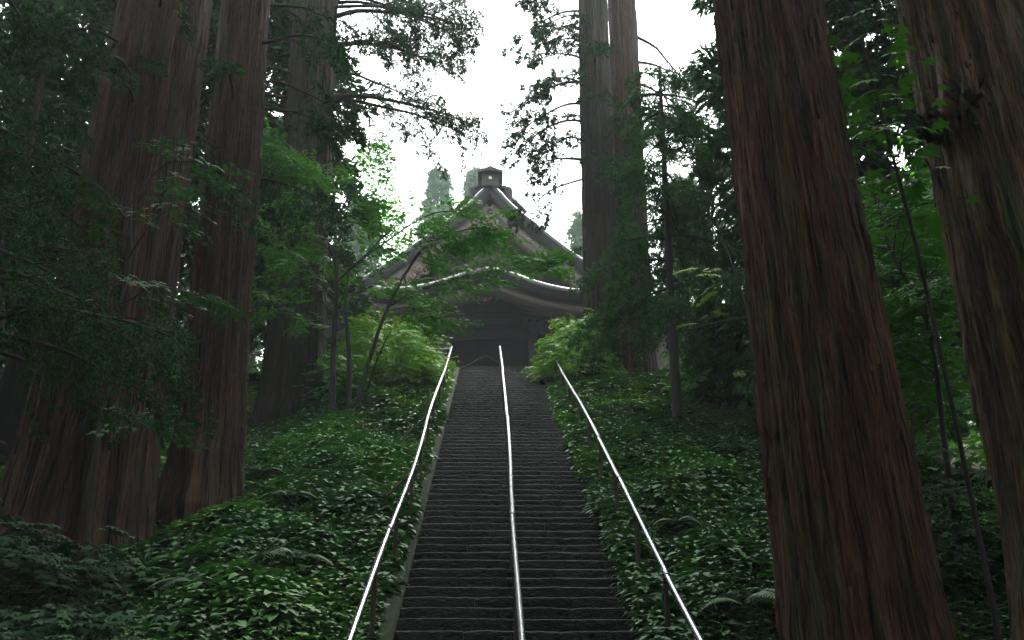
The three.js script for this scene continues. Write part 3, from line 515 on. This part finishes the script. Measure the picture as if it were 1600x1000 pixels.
{ // burl on the edge cedar
  const g = new THREE.IcosahedronGeometry(0.2, 16), p = g.attributes.position, v = V(0, 0, 0); for (let i = 0; i < p.count; i++) { v.fromBufferAttribute(p, i); const k = 0.4 + 0.75 * f3(v.x * 9 + 4, v.y * 7, v.z * 9) + 0.75 * Math.pow(n3(v.x * 26 + 9, v.y * 22, v.z * 26), 2); p.setXYZ(i, v.x * k, v.y * k * 1.25, v.z * k); } g.computeVertexNormals();
  const b = g.clone(); b.scale(1.25, 1.6, 1.2); b.translate(-0.72, 7.0, 0.5); part('burl', b, M.moss, edgeCedar); const c = g.clone(); c.scale(1.5, 0.7, 1.0); c.translate(-0.98, 6.85, 0.28); part('burl', c, M.moss, edgeCedar); const d = g.clone(); d.scale(0.5, 0.9, 0.5); d.translate(-0.66, 7.55, 0.55); part('burl', d, M.moss, edgeCedar);
}

// ------------------------------------------------------------------ slim conifers and saplings
function slimConifer(label, at, pts, r0, limbSpec, o = {}) {
  const t = thing(o.name ?? 'slim_conifer', label, 'tree', at), r = rng(o.seed ?? 9), list = [], curve = new THREE.CatmullRomCurve3(pts.map((p) => V(...p)));
  part('trunk', tube(pts, (u) => r0 * (1 - 0.7 * u), 10, 40), o.bark ?? M.twig, t);
  for (let i = 0; i < limbSpec.n; i++) {
    const k = mix(limbSpec.from, 0.98, (i + r()) / limbSpec.n), p = curve.getPoint(k), L = limbSpec.len * (1.1 - 0.8 * (k - limbSpec.from) / (1 - limbSpec.from)) * (0.5 + 0.7 * r());
    part('branch', limb(r, p, mix(limbSpec.az0 ?? 0, limbSpec.az1 ?? 6.283, r()), L, 0.1, 0.3, Math.min(0.03, r0 * 0.28), list, { per: limbSpec.per ?? 3.4, size: limbSpec.size ?? 0.8, side: 0.5, from: 0.15, sag: 0.3 }), M.twig, t);
  }
  instances('foliage', o.spray ?? G.cedar[(o.seed ?? 9) % 3], o.leaf ?? M.cedarGreen, list, t); return t;
}
slimConifer('slim young conifer with bare dark lower trunk, between twin trunks and widest trunk', [4.3, gy(4.3, -20.8), -20.8], [[0, -0.2, 0], [0.02, 2.4, 0], [0.08, 5, 0], [0.14, 7.8, 0], [0.2, 10.4, 0]], 0.13, { n: 38, from: 0.3, len: 1.9, size: 1.0, per: 4 }, { seed: 21 });
slimConifer('leaning dark conifer at the far left edge with dense drooping foliage', [-5.6, gy(-5.6, -10.3), -10.3], [[0.1, -0.6, 0], [-0.1, 2.2, 0], [-0.25, 3.6, 0], [-0.2, 4.7, 0.1], [-0.6, 5.6, 0.1], [-1.0, 6.8, 0.2], [-1.2, 10, 0.2]], 0.3, { n: 25, from: 0.42, len: 2.4, per: 4, size: 0.8 }, { seed: 22, leaf: M.cedar, spray: G.fine });
slimConifer('dark bushy conifer in front of the thickest left trunk', [-7.3, gy(-7.3, -12.8), -12.8], [[0, -0.3, 0], [0.05, 3, 0], [0.1, 6, 0], [0.0, 9, 0]], 0.14, { n: 24, from: 0.42, len: 2.3, per: 4, size: 0.8 }, { seed: 23, leaf: M.cedar, spray: G.fine });
slimConifer('thin conifer standing close behind the slim young conifer', [5.1, gy(5.1, -25), -25], [[0, -0.2, 0], [0.1, 3, 0], [0.1, 6, 0], [0.3, 10, 0]], 0.09, { n: 22, from: 0.2, len: 1.7 }, { seed: 24 });
slimConifer('grey-green conifer far right of the twin trunks by the side hall', [8.3, gy(8.3, -33), -33], [[0, -0.2, 0], [0.0, 4, 0], [0.1, 8, 0], [0.2, 13, 0]], 0.16, { n: 34, from: 0.15, len: 3.0 }, { seed: 25, leaf: M.pale });
slimConifer('thin conifer before the side hall with light green tips', [7.0, gy(7, -27), -27], [[0, -0.2, 0], [-0.1, 4, 0], [0.1, 7, 0], [0.1, 10, 0]], 0.1, { n: 24, from: 0.2, len: 2.0 }, { seed: 26 });

// broadleaf trees: stems and branches are polylines in metres
function broadleaf(name, label, category, base, stems, branches, o = {}) {
  const t = thing(name, label, category, base), r = rng(o.seed ?? 5), list = [], B = V(...base), loc = (p) => V(...p).sub(B);
  const dress = (pts, rad, dens) => {
    const c = new THREE.CatmullRomCurve3(pts.map(loc)), L = c.getLength(), parts = [tube(pts.map(loc), (u) => rad * (1 - 0.75 * u) + 0.004, 6, 16)], n = Math.round(L * dens);
    for (let i = 0; i < n; i++) {
      const u = (o.from ?? 0.15) + (1 - (o.from ?? 0.15)) * (i + r()) / n, p = c.getPoint(Math.min(1, u)), T = c.getTangent(Math.min(1, u)), a0 = Math.atan2(T.z, T.x), a = a0 + (r() < 0.5 ? 1 : -1) * (0.3 + r() * 1.3), l = (o.twig ?? 0.8) * (0.35 + 0.8 * r());
      const e = p.clone().add(V(Math.cos(a) * l, (r() - 0.42) * 0.4 * l, Math.sin(a) * l)); parts.push(tube([p, p.clone().lerp(e, 0.5).add(V(0, 0.05, 0)), e], (q) => 0.007 * (1 - 0.6 * q), 4, 3));
      const k = o.sprays ?? 3; for (let w = 0; w < k; w++) { const f = (w + 0.4 + r() * 0.4) / k; list.push([place(p.clone().lerp(e, f), -(a + (r() - 0.5) * 1.5), (r() - 0.6) * 0.7, (r() - 0.5) * 0.9, (o.size ?? 1) * (0.7 + 0.6 * r())), tint(r, 0.7, 1.25, 0.3)]); }
    }
    return join(parts);
  };
  stems.forEach(([pts, rad]) => part('stem', tube(pts.map(loc), (u) => rad * (1 - 0.6 * u), 8, 24), o.bark ?? M.stem, t));
  branches.forEach(([pts, rad, dens]) => part('branch', dress(pts, rad, dens ?? o.dens ?? 5), o.bark ?? M.stem, t));
  instances('foliage', (o.leafGeo ?? G.maple)[(o.seed ?? 5) % 2], o.leaf ?? M.maple, list, t); return t;
}
broadleaf('maple_tree', 'many-stemmed green maple on the left slope, its branches crossing the temple gable', 'tree', [-3.7, gy(-3.7, -23), -23],
  [[[[-3.85, 8.4, -23], [-4.01, 10.68, -22.9], [-4.05, 12.62, -22.8], [-4.22, 14.49, -22.7], [-4.38, 16.15, -22.6]], 0.085], [[[-3.55, 8.6, -23.2], [-3.64, 10.8, -23.2], [-3.84, 12.26, -23.2], [-3.83, 13.4, -23.2]], 0.08],
    [[[-3.45, 8.7, -23], [-3.06, 10.66, -22.83], [-2.72, 11.84, -22.67], [-2.26, 12.87, -22.5]], 0.07], [[[-3.2, 9.6, -23.3], [-2.91, 10.79, -23.15], [-2.57, 11.54, -23]], 0.035]],
  [[[[-2.26, 12.87, -22.5], [-1.72, 13.64, -22.33], [-0.89, 14, -22.17], [0.04, 14.11, -22]], 0.035, 11], [[[-2.68, 12.08, -22.8], [-1.95, 12.48, -22.64], [-1.11, 12.69, -22.48], [-0.12, 12.9, -22.32], [1.04, 12.93, -22.16], [1.5, 12.76, -22]], 0.03, 10],
    [[[-4.02, 12.21, -22.7], [-4.76, 12.93, -22.3], [-5.38, 13.36, -21.9], [-5.91, 13.78, -21.5]], 0.03], [[[-4.16, 13.9, -22.7], [-3.48, 15.06, -22.97], [-2.66, 15.85, -23.23]], 0.03, 5],
    [[[-4.3, 15.09, -22.7], [-5.05, 15.95, -22.47], [-5.75, 16.51, -22.23], [-6.16, 16.76, -22]], 0.025, 10], [[[-4.4, 16.11, -22.7], [-3.91, 16.89, -22.6], [-3.38, 17.15, -22.5]], 0.02, 8],
    [[[-4.04, 12.76, -22.7], [-3.32, 13.41, -22.47], [-2.82, 13.86, -22.23], [-2.31, 14.21, -22]], 0.03], [[[-3.83, 13.4, -23.2], [-2.89, 14.03, -22.9], [-1.86, 14.66, -22.6], [-1.16, 14.7, -22.3], [-0.38, 14.24, -22]], 0.03, 6],
    [[[-2.24, 12.77, -22.3], [-2.07, 12.01, -22.23], [-1.71, 11.26, -22.15], [-1.3, 10.57, -22.07]], 0.02, 4], [[[-2.61, 11.76, -22.3], [-2.06, 11.81, -22.2], [-1.56, 11.6, -22.1], [-0.95, 11.4, -22]], 0.02, 5],
    [[[-3.99, 10.95, -22.7], [-4.67, 11.55, -22.47], [-5.29, 11.79, -22.23], [-5.89, 11.77, -22]], 0.025, 5], [[[-4.1, 13.2, -22.8], [-4.4, 14, -22], [-4.9, 14.7, -21.4]], 0.025, 10], [[[-4.2, 14.5, -22.7], [-3.7, 15.2, -22], [-3.2, 15.6, -21.4]], 0.025, 10], [[[-4.3, 15.5, -22.7], [-4.9, 16.4, -23], [-5.3, 17, -23.4]], 0.025, 10],
    [[[-3.83, 13.2, -23.2], [-4.5, 13.9, -23.6], [-5.2, 14.4, -24]], 0.02, 7], [[[-3.8, 12.6, -23.2], [-3.3, 13.1, -23.7], [-2.9, 13.4, -24]], 0.025, 5], [[[-4.05, 11.8, -22.8], [-4.6, 12.3, -22.1], [-5.2, 12.5, -21.6]], 0.02, 5]],
  { seed: 30, dens: 7.5, sprays: 3, twig: 0.8 });
broadleaf('sapling', 'thin sapling with pale glinting leaves in front of the thickest left trunk', 'sapling', [-5.5, gy(-5.5, -13.5), -13.5],
  [[[[-5.48, 3.4, -13.5], [-5.62, 5.34, -13.5], [-5.66, 6.11, -13.5], [-5.6, 6.61, -13.5], [-5.78, 7.12, -13.5], [-5.64, 8.31, -13.5], [-5.83, 9.81, -13.5]], 0.045]],
  [[[[-5.66, 6.11, -13.5], [-5.17, 5.94, -13.25], [-4.63, 5.6, -13]], 0.015, 6], [[[-5.7, 7.76, -13.5], [-5.12, 7.97, -13.25], [-4.2, 7.71, -13]], 0.018, 6], [[[-5.7, 8.6, -13.5], [-5.2, 9.2, -13.2], [-4.7, 9.3, -13]], 0.015, 6], [[[-5.8, 9.6, -13.5], [-5.3, 10.2, -13.3], [-4.7, 10.1, -13]], 0.015, 7], [[[-5.7, 8, -13.5], [-6.3, 8.5, -13.2], [-6.9, 8.5, -13]], 0.015, 6], [[[-5.8, 9.3, -13.5], [-6.4, 9.9, -13.4], [-7, 10.1, -13.4]], 0.015, 6]],
  { seed: 31, sprays: 2, twig: 0.5, size: 0.85, leaf: M.sapLeaf });
broadleaf('bare_sapling', 'thin leaning sapling with few leaves against the left side of the widest trunk', 'sapling', [5.5, gy(5.5, -18.5), -18.5],
  [[[[5.5, 6.3, -18.5], [5.47, 8.45, -18.5], [5.49, 9.89, -18.5], [5.31, 10.96, -18.5], [4.99, 12.31, -18.5]], 0.05], [[[5.47, 8.0, -18.5], [5.66, 9.6, -18.5], [5.47, 11.11, -18.5]], 0.035]],
  [[[[5.47, 9.95, -18.5], [4.8, 9.9, -18.7], [4.07, 9.8, -19]], 0.03, 1.2], [[[5.4, 10.2, -18.5], [4.95, 10.7, -18.2], [4.6, 10.9, -18]], 0.015, 3]], { seed: 32, sprays: 1, twig: 0.5, leafGeo: G.leafy, leaf: M.bright });
for (const [i, b] of [
  ['sapling with a crooked dark stem between the widest trunk and the edge trunk', [6.45, -13.2], [[6.4, 3.4, -13.2], [6.55, 6.1, -13.1], [6.55, 6.84, -13], [6.5, 7.67, -13], [6.2, 8.54, -13], [6.1, 9.6, -13]], 33],
  ['taller leafy sapling behind the crooked one, right of the widest trunk', [7.2, -16], [[7.2, 3.5, -16], [7.3, 6.5, -16], [7.3, 9, -16], [7.2, 12.5, -16]], 34],
].entries()) {
  const [label, [x, z], stem, seed] = b, r = rng(seed), br = [], c = new THREE.CatmullRomCurve3(stem.map((p) => V(...p)));
  for (let k = 0; k < 26; k++) { const p = c.getPoint(0.3 + 0.7 * (k + r()) / 26), a = r() * 6.283, L = 0.8 + r() * 0.9; br.push([[[p.x, p.y, p.z], [p.x + Math.cos(a) * L * 0.5, p.y + 0.25 * L, p.z + Math.sin(a) * L * 0.5], [p.x + Math.cos(a) * L, p.y + 0.22 * L, p.z + Math.sin(a) * L]], 0.014, 5]); }
  broadleaf('leafy_sapling', label, 'sapling', [x, gy(x, z), z], [[stem, 0.05]], br, { seed, sprays: 2, twig: 0.5, leafGeo: G.leafy });
}
{ // spray of very large lobed leaves hanging near the widest trunk
  const base = [5.2, gy(5.2, -10.2), -10.2], t = thing('large_leaved_sapling', 'sapling with very large lobed leaves high between the two nearest right trunks', 'sapling', base), B = V(...base), r = rng(60);
  const stem = [[5.3, 1.5, -10.3], [5.25, 4, -10.2], [5.05, 6.4, -9.9], [4.85, 8.2, -9.7], [4.68, 9.9, -9.6]].map((p) => V(...p).sub(B));
  part('stem', tube(stem, (u) => 0.035 * (1 - 0.6 * u), 8, 24), M.stem, t); const c = new THREE.CatmullRomCurve3(stem);
  for (let i = 0; i < 110; i++) {
    const u = 0.62 + 0.38 * Math.pow((i + 0.5) / 110, 0.9), p = c.getPoint(u), a = i * 2.4 + r(), L = 0.12 + r() * 0.55, o = { pos: [], idx: [], uv: [] }, e = p.clone().add(V(Math.cos(a) * L, 0.05 + (r() - 0.3) * 0.2, Math.sin(a) * L));
    palmate(o, e, V(Math.cos(a), -0.3 - r() * 0.5, Math.sin(a)).normalize(), V((r() - 0.5) * 0.4, 1, (r() - 0.5) * 0.4).normalize(), 0.2 + r() * 0.14, 5, 0.1);
    const leaf = part('leaf', fin(o), M.maple, t); part('stalk', tube([p, e], 0.005, 4, 2), M.stem, leaf);
  }
}
// bright shrubs at the top of the stairs
function shrub(label, x, z, R, H, n, seed, mat, at) {
  const y = gy(x, z), t = thing('leafy_shrub', label, 'shrub', [x, y, z]), r = rng(seed), list = [], st = [];
  for (let i = 0; i < 9; i++) { const a = r() * 6.28, q = R * (0.3 + 0.6 * r()); st.push(tube([[0, -0.2, 0], [Math.cos(a) * q * 0.5, H * 0.5, Math.sin(a) * q * 0.5], [Math.cos(a) * q, H * 0.9, Math.sin(a) * q]], (u) => 0.02 * (1 - 0.7 * u), 5, 6)); }
  part('stems', join(st), M.stem, t);
  for (let i = 0; i < n; i++) { const a = r() * 6.283, e = Math.acos(1 - r() * 0.98), q = 0.55 + 0.5 * Math.pow(r(), 0.6), wob = 0.8 + 0.5 * n3(Math.cos(a) * 2 + seed, e * 2, Math.sin(a) * 2); list.push([place(V(Math.sin(e) * Math.cos(a) * R * q * wob, Math.cos(e) * H * q * wob + 0.1, Math.sin(e) * Math.sin(a) * R * q * wob), -a + (r() - 0.5) * 1.5, 0.25 - r() * 0.7, (r() - 0.5) * 0.7, 0.8 + 0.5 * r()), tint(r, 0.75, 1.3, 0.25)]); }
  instances('foliage', G.leafy[seed % 2], mat, list, t);
}
shrub('bright yellow-green shrub at the top of the stairs below the maple', -3.1, -27.4, 1.5, 1.9, 420, 41, M.bright);
shrub('bright yellow-green shrub hiding the upper end of the handrail before the twin trunks', 2.75, -28.0, 0.95, 2.0, 340, 42, M.bright);
shrub('low green bush beside the upper handrail on the left, at the last steps', -2.45, -26.6, 0.7, 0.8, 150, 43, M.bright);
shrub('green bush at the foot of the grey-sided cedar trunk', -4.2, -24.8, 0.8, 1.3, 160, 44, M.maple);
shrub('broad green bush right of the slim conifer, by the dark hollow', 6.6, -25.0, 1.5, 1.4, 260, 45, M.maple);
shrub('shadowy bush at the far left under the leaning conifer', -6.6, -11.8, 1.3, 1.0, 220, 46, M.shadedLeaf);
shrub('dark low bush at the foot of the thickest left trunk, below the thin sapling', -5.5, -12.9, 1.0, 1.15, 220, 48, M.shadedLeaf);
shrub('dark spreading bush at the lower left corner of the left bank', -4.6, -10.4, 1.0, 0.9, 200, 49, M.shadedLeaf);
shrub('dark low bush between the foot of the thickest left trunk and the far left conifer', -6.9, -13.6, 1.1, 1.4, 220, 50, M.shadedLeaf);
shrub('dark bush low between the two nearest right trunks', 6.0, -13.4, 1.3, 1.3, 220, 47, M.shadedLeaf);

// ferns
function fern(label, x, z, seed, size, group) {
  const t = thing('fern', label, 'fern', [x, gy(x, z) + 0.2, z], group), r = rng(seed);
  for (let i = 0; i < 7; i++) {
    const a = i / 7 * 6.283 + r() * 0.5, L = size * (0.8 + 0.4 * r()), o = { pos: [], idx: [], uv: [] }, pts = [], dir = V(Math.cos(a), 0, Math.sin(a)), side = V(-Math.sin(a), 0, Math.cos(a));
    for (let k = 0; k <= 22; k++) { const u = k / 22, p = dir.clone().multiplyScalar(L * u).add(V(0, L * (0.75 * u - 0.85 * u * u), 0)); pts.push(p); if (k > 2) for (const s of [-1, 1]) blade(o, p, side.clone().multiplyScalar(s).addScaledVector(dir, 0.35).add(V(0, -0.15, 0)).normalize(), V(0, 1, 0), L * 0.3 * Math.sin(Math.PI * (0.12 + 0.86 * (1 - u))) * (0.9 + 0.2 * r()) + 0.02, L * 0.055, 0.25, 0.1, 3); }
    const f = part('frond', fin(o), M.fern, t); part('rib', tube(pts.filter((_, k) => k % 3 === 0), 0.006, 4, 8), M.stem, f);
  }
}
fern('large pale fern on the left bank, nearest one to the lower handrail', -2.55, -12.9, 51, 0.62);
fern('fern low on the left bank, partly under the ground leaves below the dark trunks', -3.6, -12.2, 52, 0.55);
fern('fern beside the foot of the widest trunk', 3.0, -11.6, 53, 0.7);
for (const [i, [x, z, where]] of [[-4.4, -13.8, 'below the foot of the dark straight trunk'], [-2.2, -18.2, 'close to the braced handrail halfway up'], [-4.5, -18.6, 'just uphill of the dark straight trunk'], [-3.0, -20.5, 'a little below the maple stems'], [-5.2, -21.5, 'near the foot of the grey-sided trunk']].entries()) fern('small fern on the left bank, ' + where, x, z, 151 + i, 0.36 + 0.05 * (i % 3), 'small ferns on the left bank');
for (const [i, [x, z, where]] of [[2.9, -14.6, 'lowest one, near the handrail joint'], [3.8, -17, 'midway between handrail and widest trunk'], [2.8, -19.5, 'close to the handrail halfway up'], [4.9, -19, 'just below the slim conifer'], [3.6, -23, 'highest one, uphill of the slim conifer']].entries()) fern('small fern on the right bank, ' + where, x, z, 161 + i, 0.36 + 0.05 * (i % 3), 'small ferns on the right bank');
fern('fern spreading at mid height on the left bank', -3.3, -15.6, 54, 0.5);
{
  const l = thing('fallen_log', 'short dark broken log lying between the two nearest right trunks', 'log', [7.0, 5.15, -13.5]), g = tube([[-0.6, -0.1, 0], [-0.2, 0.02, 0.05], [0.3, 0.05, 0], [0.8, 0.0, -0.1]], (u) => 0.13 * (1 - 0.2 * u) + 0.02 * Math.sin(u * 20), 12, 20); part('trunk', g, M.moss, l);
  part('broken_end', tube([[-0.6, -0.1, 0], [-0.78, -0.02, 0.05]], (u) => 0.11 * (1 - u) + 0.01, 8, 3), M.moss, l);
}

// ------------------------------------------------------------------ ground cover
function cover(name, label, x0, x1, d0, d1, count, seed, edge) {
  const r = rng(seed), lists = [[], [], [], []];
  for (let i = 0; i < count; i++) {
    const d = mix(d0, d1, r()), x = x0 + (x1 - x0) * Math.pow(r(), edge), z = -d, patch = f3(x * 0.7 + 3, 1, z * 0.7, 2), kind = patch < 0.45 ? 0 : patch < 0.58 ? 1 : 2;
    const nearStair = Math.min(Math.abs(x - SX0), Math.abs(x - SX1)), y = Math.max(groundY(x, z), (x > -1.42 && x < 2.14 ? railY(d) + 0.05 : -99)) + (patch - 0.5) * 0.5 * sstep(0.1, 1.2, nearStair) - 0.05;
    const s = 0.67 * (0.75 + 0.6 * r()) * (0.8 + 0.7 * n3(x * 1.3, 4, z * 1.3)), green = n3(x * 0.5 + 7, 2, z * 0.5 + 4), c = tint(r, 0.6, 1.25, 0.2); c.r *= 0.8 + 0.6 * sstep(0.5, 0.85, green); c.g *= 0.85 + 0.4 * sstep(0.5, 0.85, green);
    lists[r() < 0.06 + 0.5 * sstep(20, 28, d) * (1 - sstep(1.0, 3.2, nearStair)) + 0.22 * sstep(0.6, 0.75, n3(x * 0.6 + 40, 3, z * 0.6)) * sstep(12, 20, d) ? 3 : kind].push([place(V(x, y, z), r() * 6.283, (r() - 0.5) * 0.35, (r() - 0.5) * 0.35 + 0.15, s), c]);  // brighter leaves are mixed in more often uphill beside the stairs
  }
  const g = new THREE.Group(); g.name = numbered(name); scene.add(g); tag(g, label, 'ground cover', null, 'stuff');
  lists.forEach((l, k) => { const m = instances('foliage', k < 3 ? G.cover[k] : G.cover[1], k < 3 ? M.cover : M.bright, l, g); m.name = ['low_leaves', 'small_leaves', 'broad_leaves', 'bright_leaves'][k]; });
}
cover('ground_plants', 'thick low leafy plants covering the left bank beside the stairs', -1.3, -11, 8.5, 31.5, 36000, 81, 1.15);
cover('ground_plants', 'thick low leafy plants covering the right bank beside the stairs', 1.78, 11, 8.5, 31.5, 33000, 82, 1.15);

// ------------------------------------------------------------------ trees behind
function farTree(label, x, z, H, R, seed, mat, name = 'background_conifer') {
  const t = thing(name, label, 'tree', [x, gy(x, z), z]), r = rng(seed), l = [];
  part('trunk', tube([[0, -0.5, 0], [0.1, H * 0.5, 0], [0, H, 0]], (u) => 0.4 * (1 - 0.9 * u), 8, 12), M.twig, t);
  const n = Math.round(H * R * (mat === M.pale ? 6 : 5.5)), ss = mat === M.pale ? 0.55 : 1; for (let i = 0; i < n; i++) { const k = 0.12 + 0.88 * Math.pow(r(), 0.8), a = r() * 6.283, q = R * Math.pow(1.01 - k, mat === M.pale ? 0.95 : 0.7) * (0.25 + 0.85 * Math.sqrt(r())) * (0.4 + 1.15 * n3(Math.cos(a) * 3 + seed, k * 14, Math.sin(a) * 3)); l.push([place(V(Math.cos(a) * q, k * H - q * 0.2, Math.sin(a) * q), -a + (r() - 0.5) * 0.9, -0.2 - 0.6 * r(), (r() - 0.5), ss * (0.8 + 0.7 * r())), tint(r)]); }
  instances('crown', G.coarse, mat, l, t);
}
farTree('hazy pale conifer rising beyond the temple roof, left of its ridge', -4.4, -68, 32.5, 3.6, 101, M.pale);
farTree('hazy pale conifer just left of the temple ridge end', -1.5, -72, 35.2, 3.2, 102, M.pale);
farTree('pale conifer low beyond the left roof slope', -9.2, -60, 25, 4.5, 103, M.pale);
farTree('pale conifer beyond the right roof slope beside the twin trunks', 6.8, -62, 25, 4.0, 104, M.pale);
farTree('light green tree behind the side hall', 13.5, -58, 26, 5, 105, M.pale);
farTree('dark conifer seen high between the two nearest right trunks', 10.4, -22, 26, 4.2, 106, M.cedar);
farTree('dark conifer filling the gap between the second and third left trunks', -8.6, -28, 24, 3.6, 107, M.cedar);
farTree('dark conifer low beyond the left end of the temple, between second and third left trunks', -13, -48, 24, 5, 109, M.cedar);
farTree('dark conifer behind the thickest left trunk at the far left', -12.5, -24, 20, 4, 108, M.cedar);
{
  // the rest of the wood all round: reads as one dark mass
  const r = rng(900), tr = [], cr = [], trunk = tube([[0, -1, 0], [0.1, 14, 0], [0, 30, 0]], (u) => 0.5 * (1 - 0.75 * u), 7, 6);
  for (let i = 0; i < 210; i++) {
    const a = r() * 6.283, q = 22 + 60 * Math.sqrt(r()), x = Math.cos(a) * q * 0.9, z = -18 + Math.sin(a) * q, open = x > -9 - Math.max(0, -z - 30) * 0.1 && x < 16 + Math.max(0, -z - 30) * 0.1 && z < 4 && z > -100; if (open || (z < -34 && z > -60 && Math.abs(x) < 18) || (z <= -60 && Math.abs(x) < 26)) continue;
    if (z < -8 && x / -z > -0.62 && x / -z < -0.3 && z > -60 && r() < 0.3) continue;
    const y = gy(x, z), s = 0.75 + 0.5 * r(); tr.push([new THREE.Matrix4().compose(V(x, y, z), new THREE.Quaternion(), V(s, s, s)), tint(r)]);
    for (let k = 0; k < 85; k++) { const h = 0.1 + 0.9 * r(), b = r() * 6.283, w = 4.2 * s * Math.pow(1.02 - h, 0.6) * (0.35 + 0.7 * Math.sqrt(r())); cr.push([place(V(x + Math.cos(b) * w, y + h * 29 * s - w * 0.2, z + Math.sin(b) * w), -b, -0.2 - 0.6 * r(), r() - 0.5, 1.4 + 1.1 * r()), tint(r, 0.6, 1.2)]); }
  }
  // unseen cedars added close round the viewpoint, crowns overhead to darken the foreground
  for (const [x, z] of [[-10.5, -3.5], [-4.5, 2.5], [4.8, 2.2], [-11, 3], [12, 4], [-1.5, 8], [6.5, 9], [-7.5, 9.5], [2, 15], [-6, 17], [10, 15], [-14, -10], [15, -11], [-13, 13], [17, 10], [-3, 23], [6, 24]]) {
    const y = gy(x, z); tr.push([new THREE.Matrix4().compose(V(x, y, z), new THREE.Quaternion(), V(1, 1, 1)), tint(r)]);
    for (let k = 0; k < 160; k++) { const h = r(), b = r() * 6.283, w = 5.8 * (1 - h * 0.8) * Math.sqrt(r()); cr.push([place(V(x + Math.cos(b) * w, y + 14.5 + h * 16 - w * 0.1, z + Math.sin(b) * w), -b, -0.2 - 0.6 * r(), r() - 0.5, 1.0 + 0.9 * r()), tint(r, 0.6, 1.2)]); }
  }
  const f = new THREE.Group(); f.name = 'background_forest'; scene.add(f); tag(f, 'dense dark cedar wood standing all round the stairs and temple', 'forest', null, 'stuff');
  instances('trunks', trunk, M.twig, tr, f); instances('crowns', G.coarse, M.cedar, cr, f);
  // knee-high growth under it
  const u = [], r2 = rng(901); for (let i = 0; i < 2600; i++) { const s = r2() < 0.5 ? -1 : 1, x = s < 0 ? -7 - 16 * Math.pow(r2(), 1.3) : 7 + 14 * Math.pow(r2(), 1.3), z = -8 - 30 * r2(); u.push([place(V(x, gy(x, z) + 0.2 + r2() * r2() * 2.2, z), r2() * 6.28, (r2() - 0.5) * 0.6, (r2() - 0.5) * 0.6, 1.0 + 0.8 * r2()), tint(r2, 0.6, 1.25, 0.3)]); }
  const g = new THREE.Group(); g.name = 'undergrowth'; scene.add(g); tag(g, 'shadowy leafy undergrowth further out among the cedars', 'undergrowth', null, 'stuff'); instances('leaves', G.leafy[0], M.maple, u, g);
}
shade(scene);
renderer.render(scene, camera);
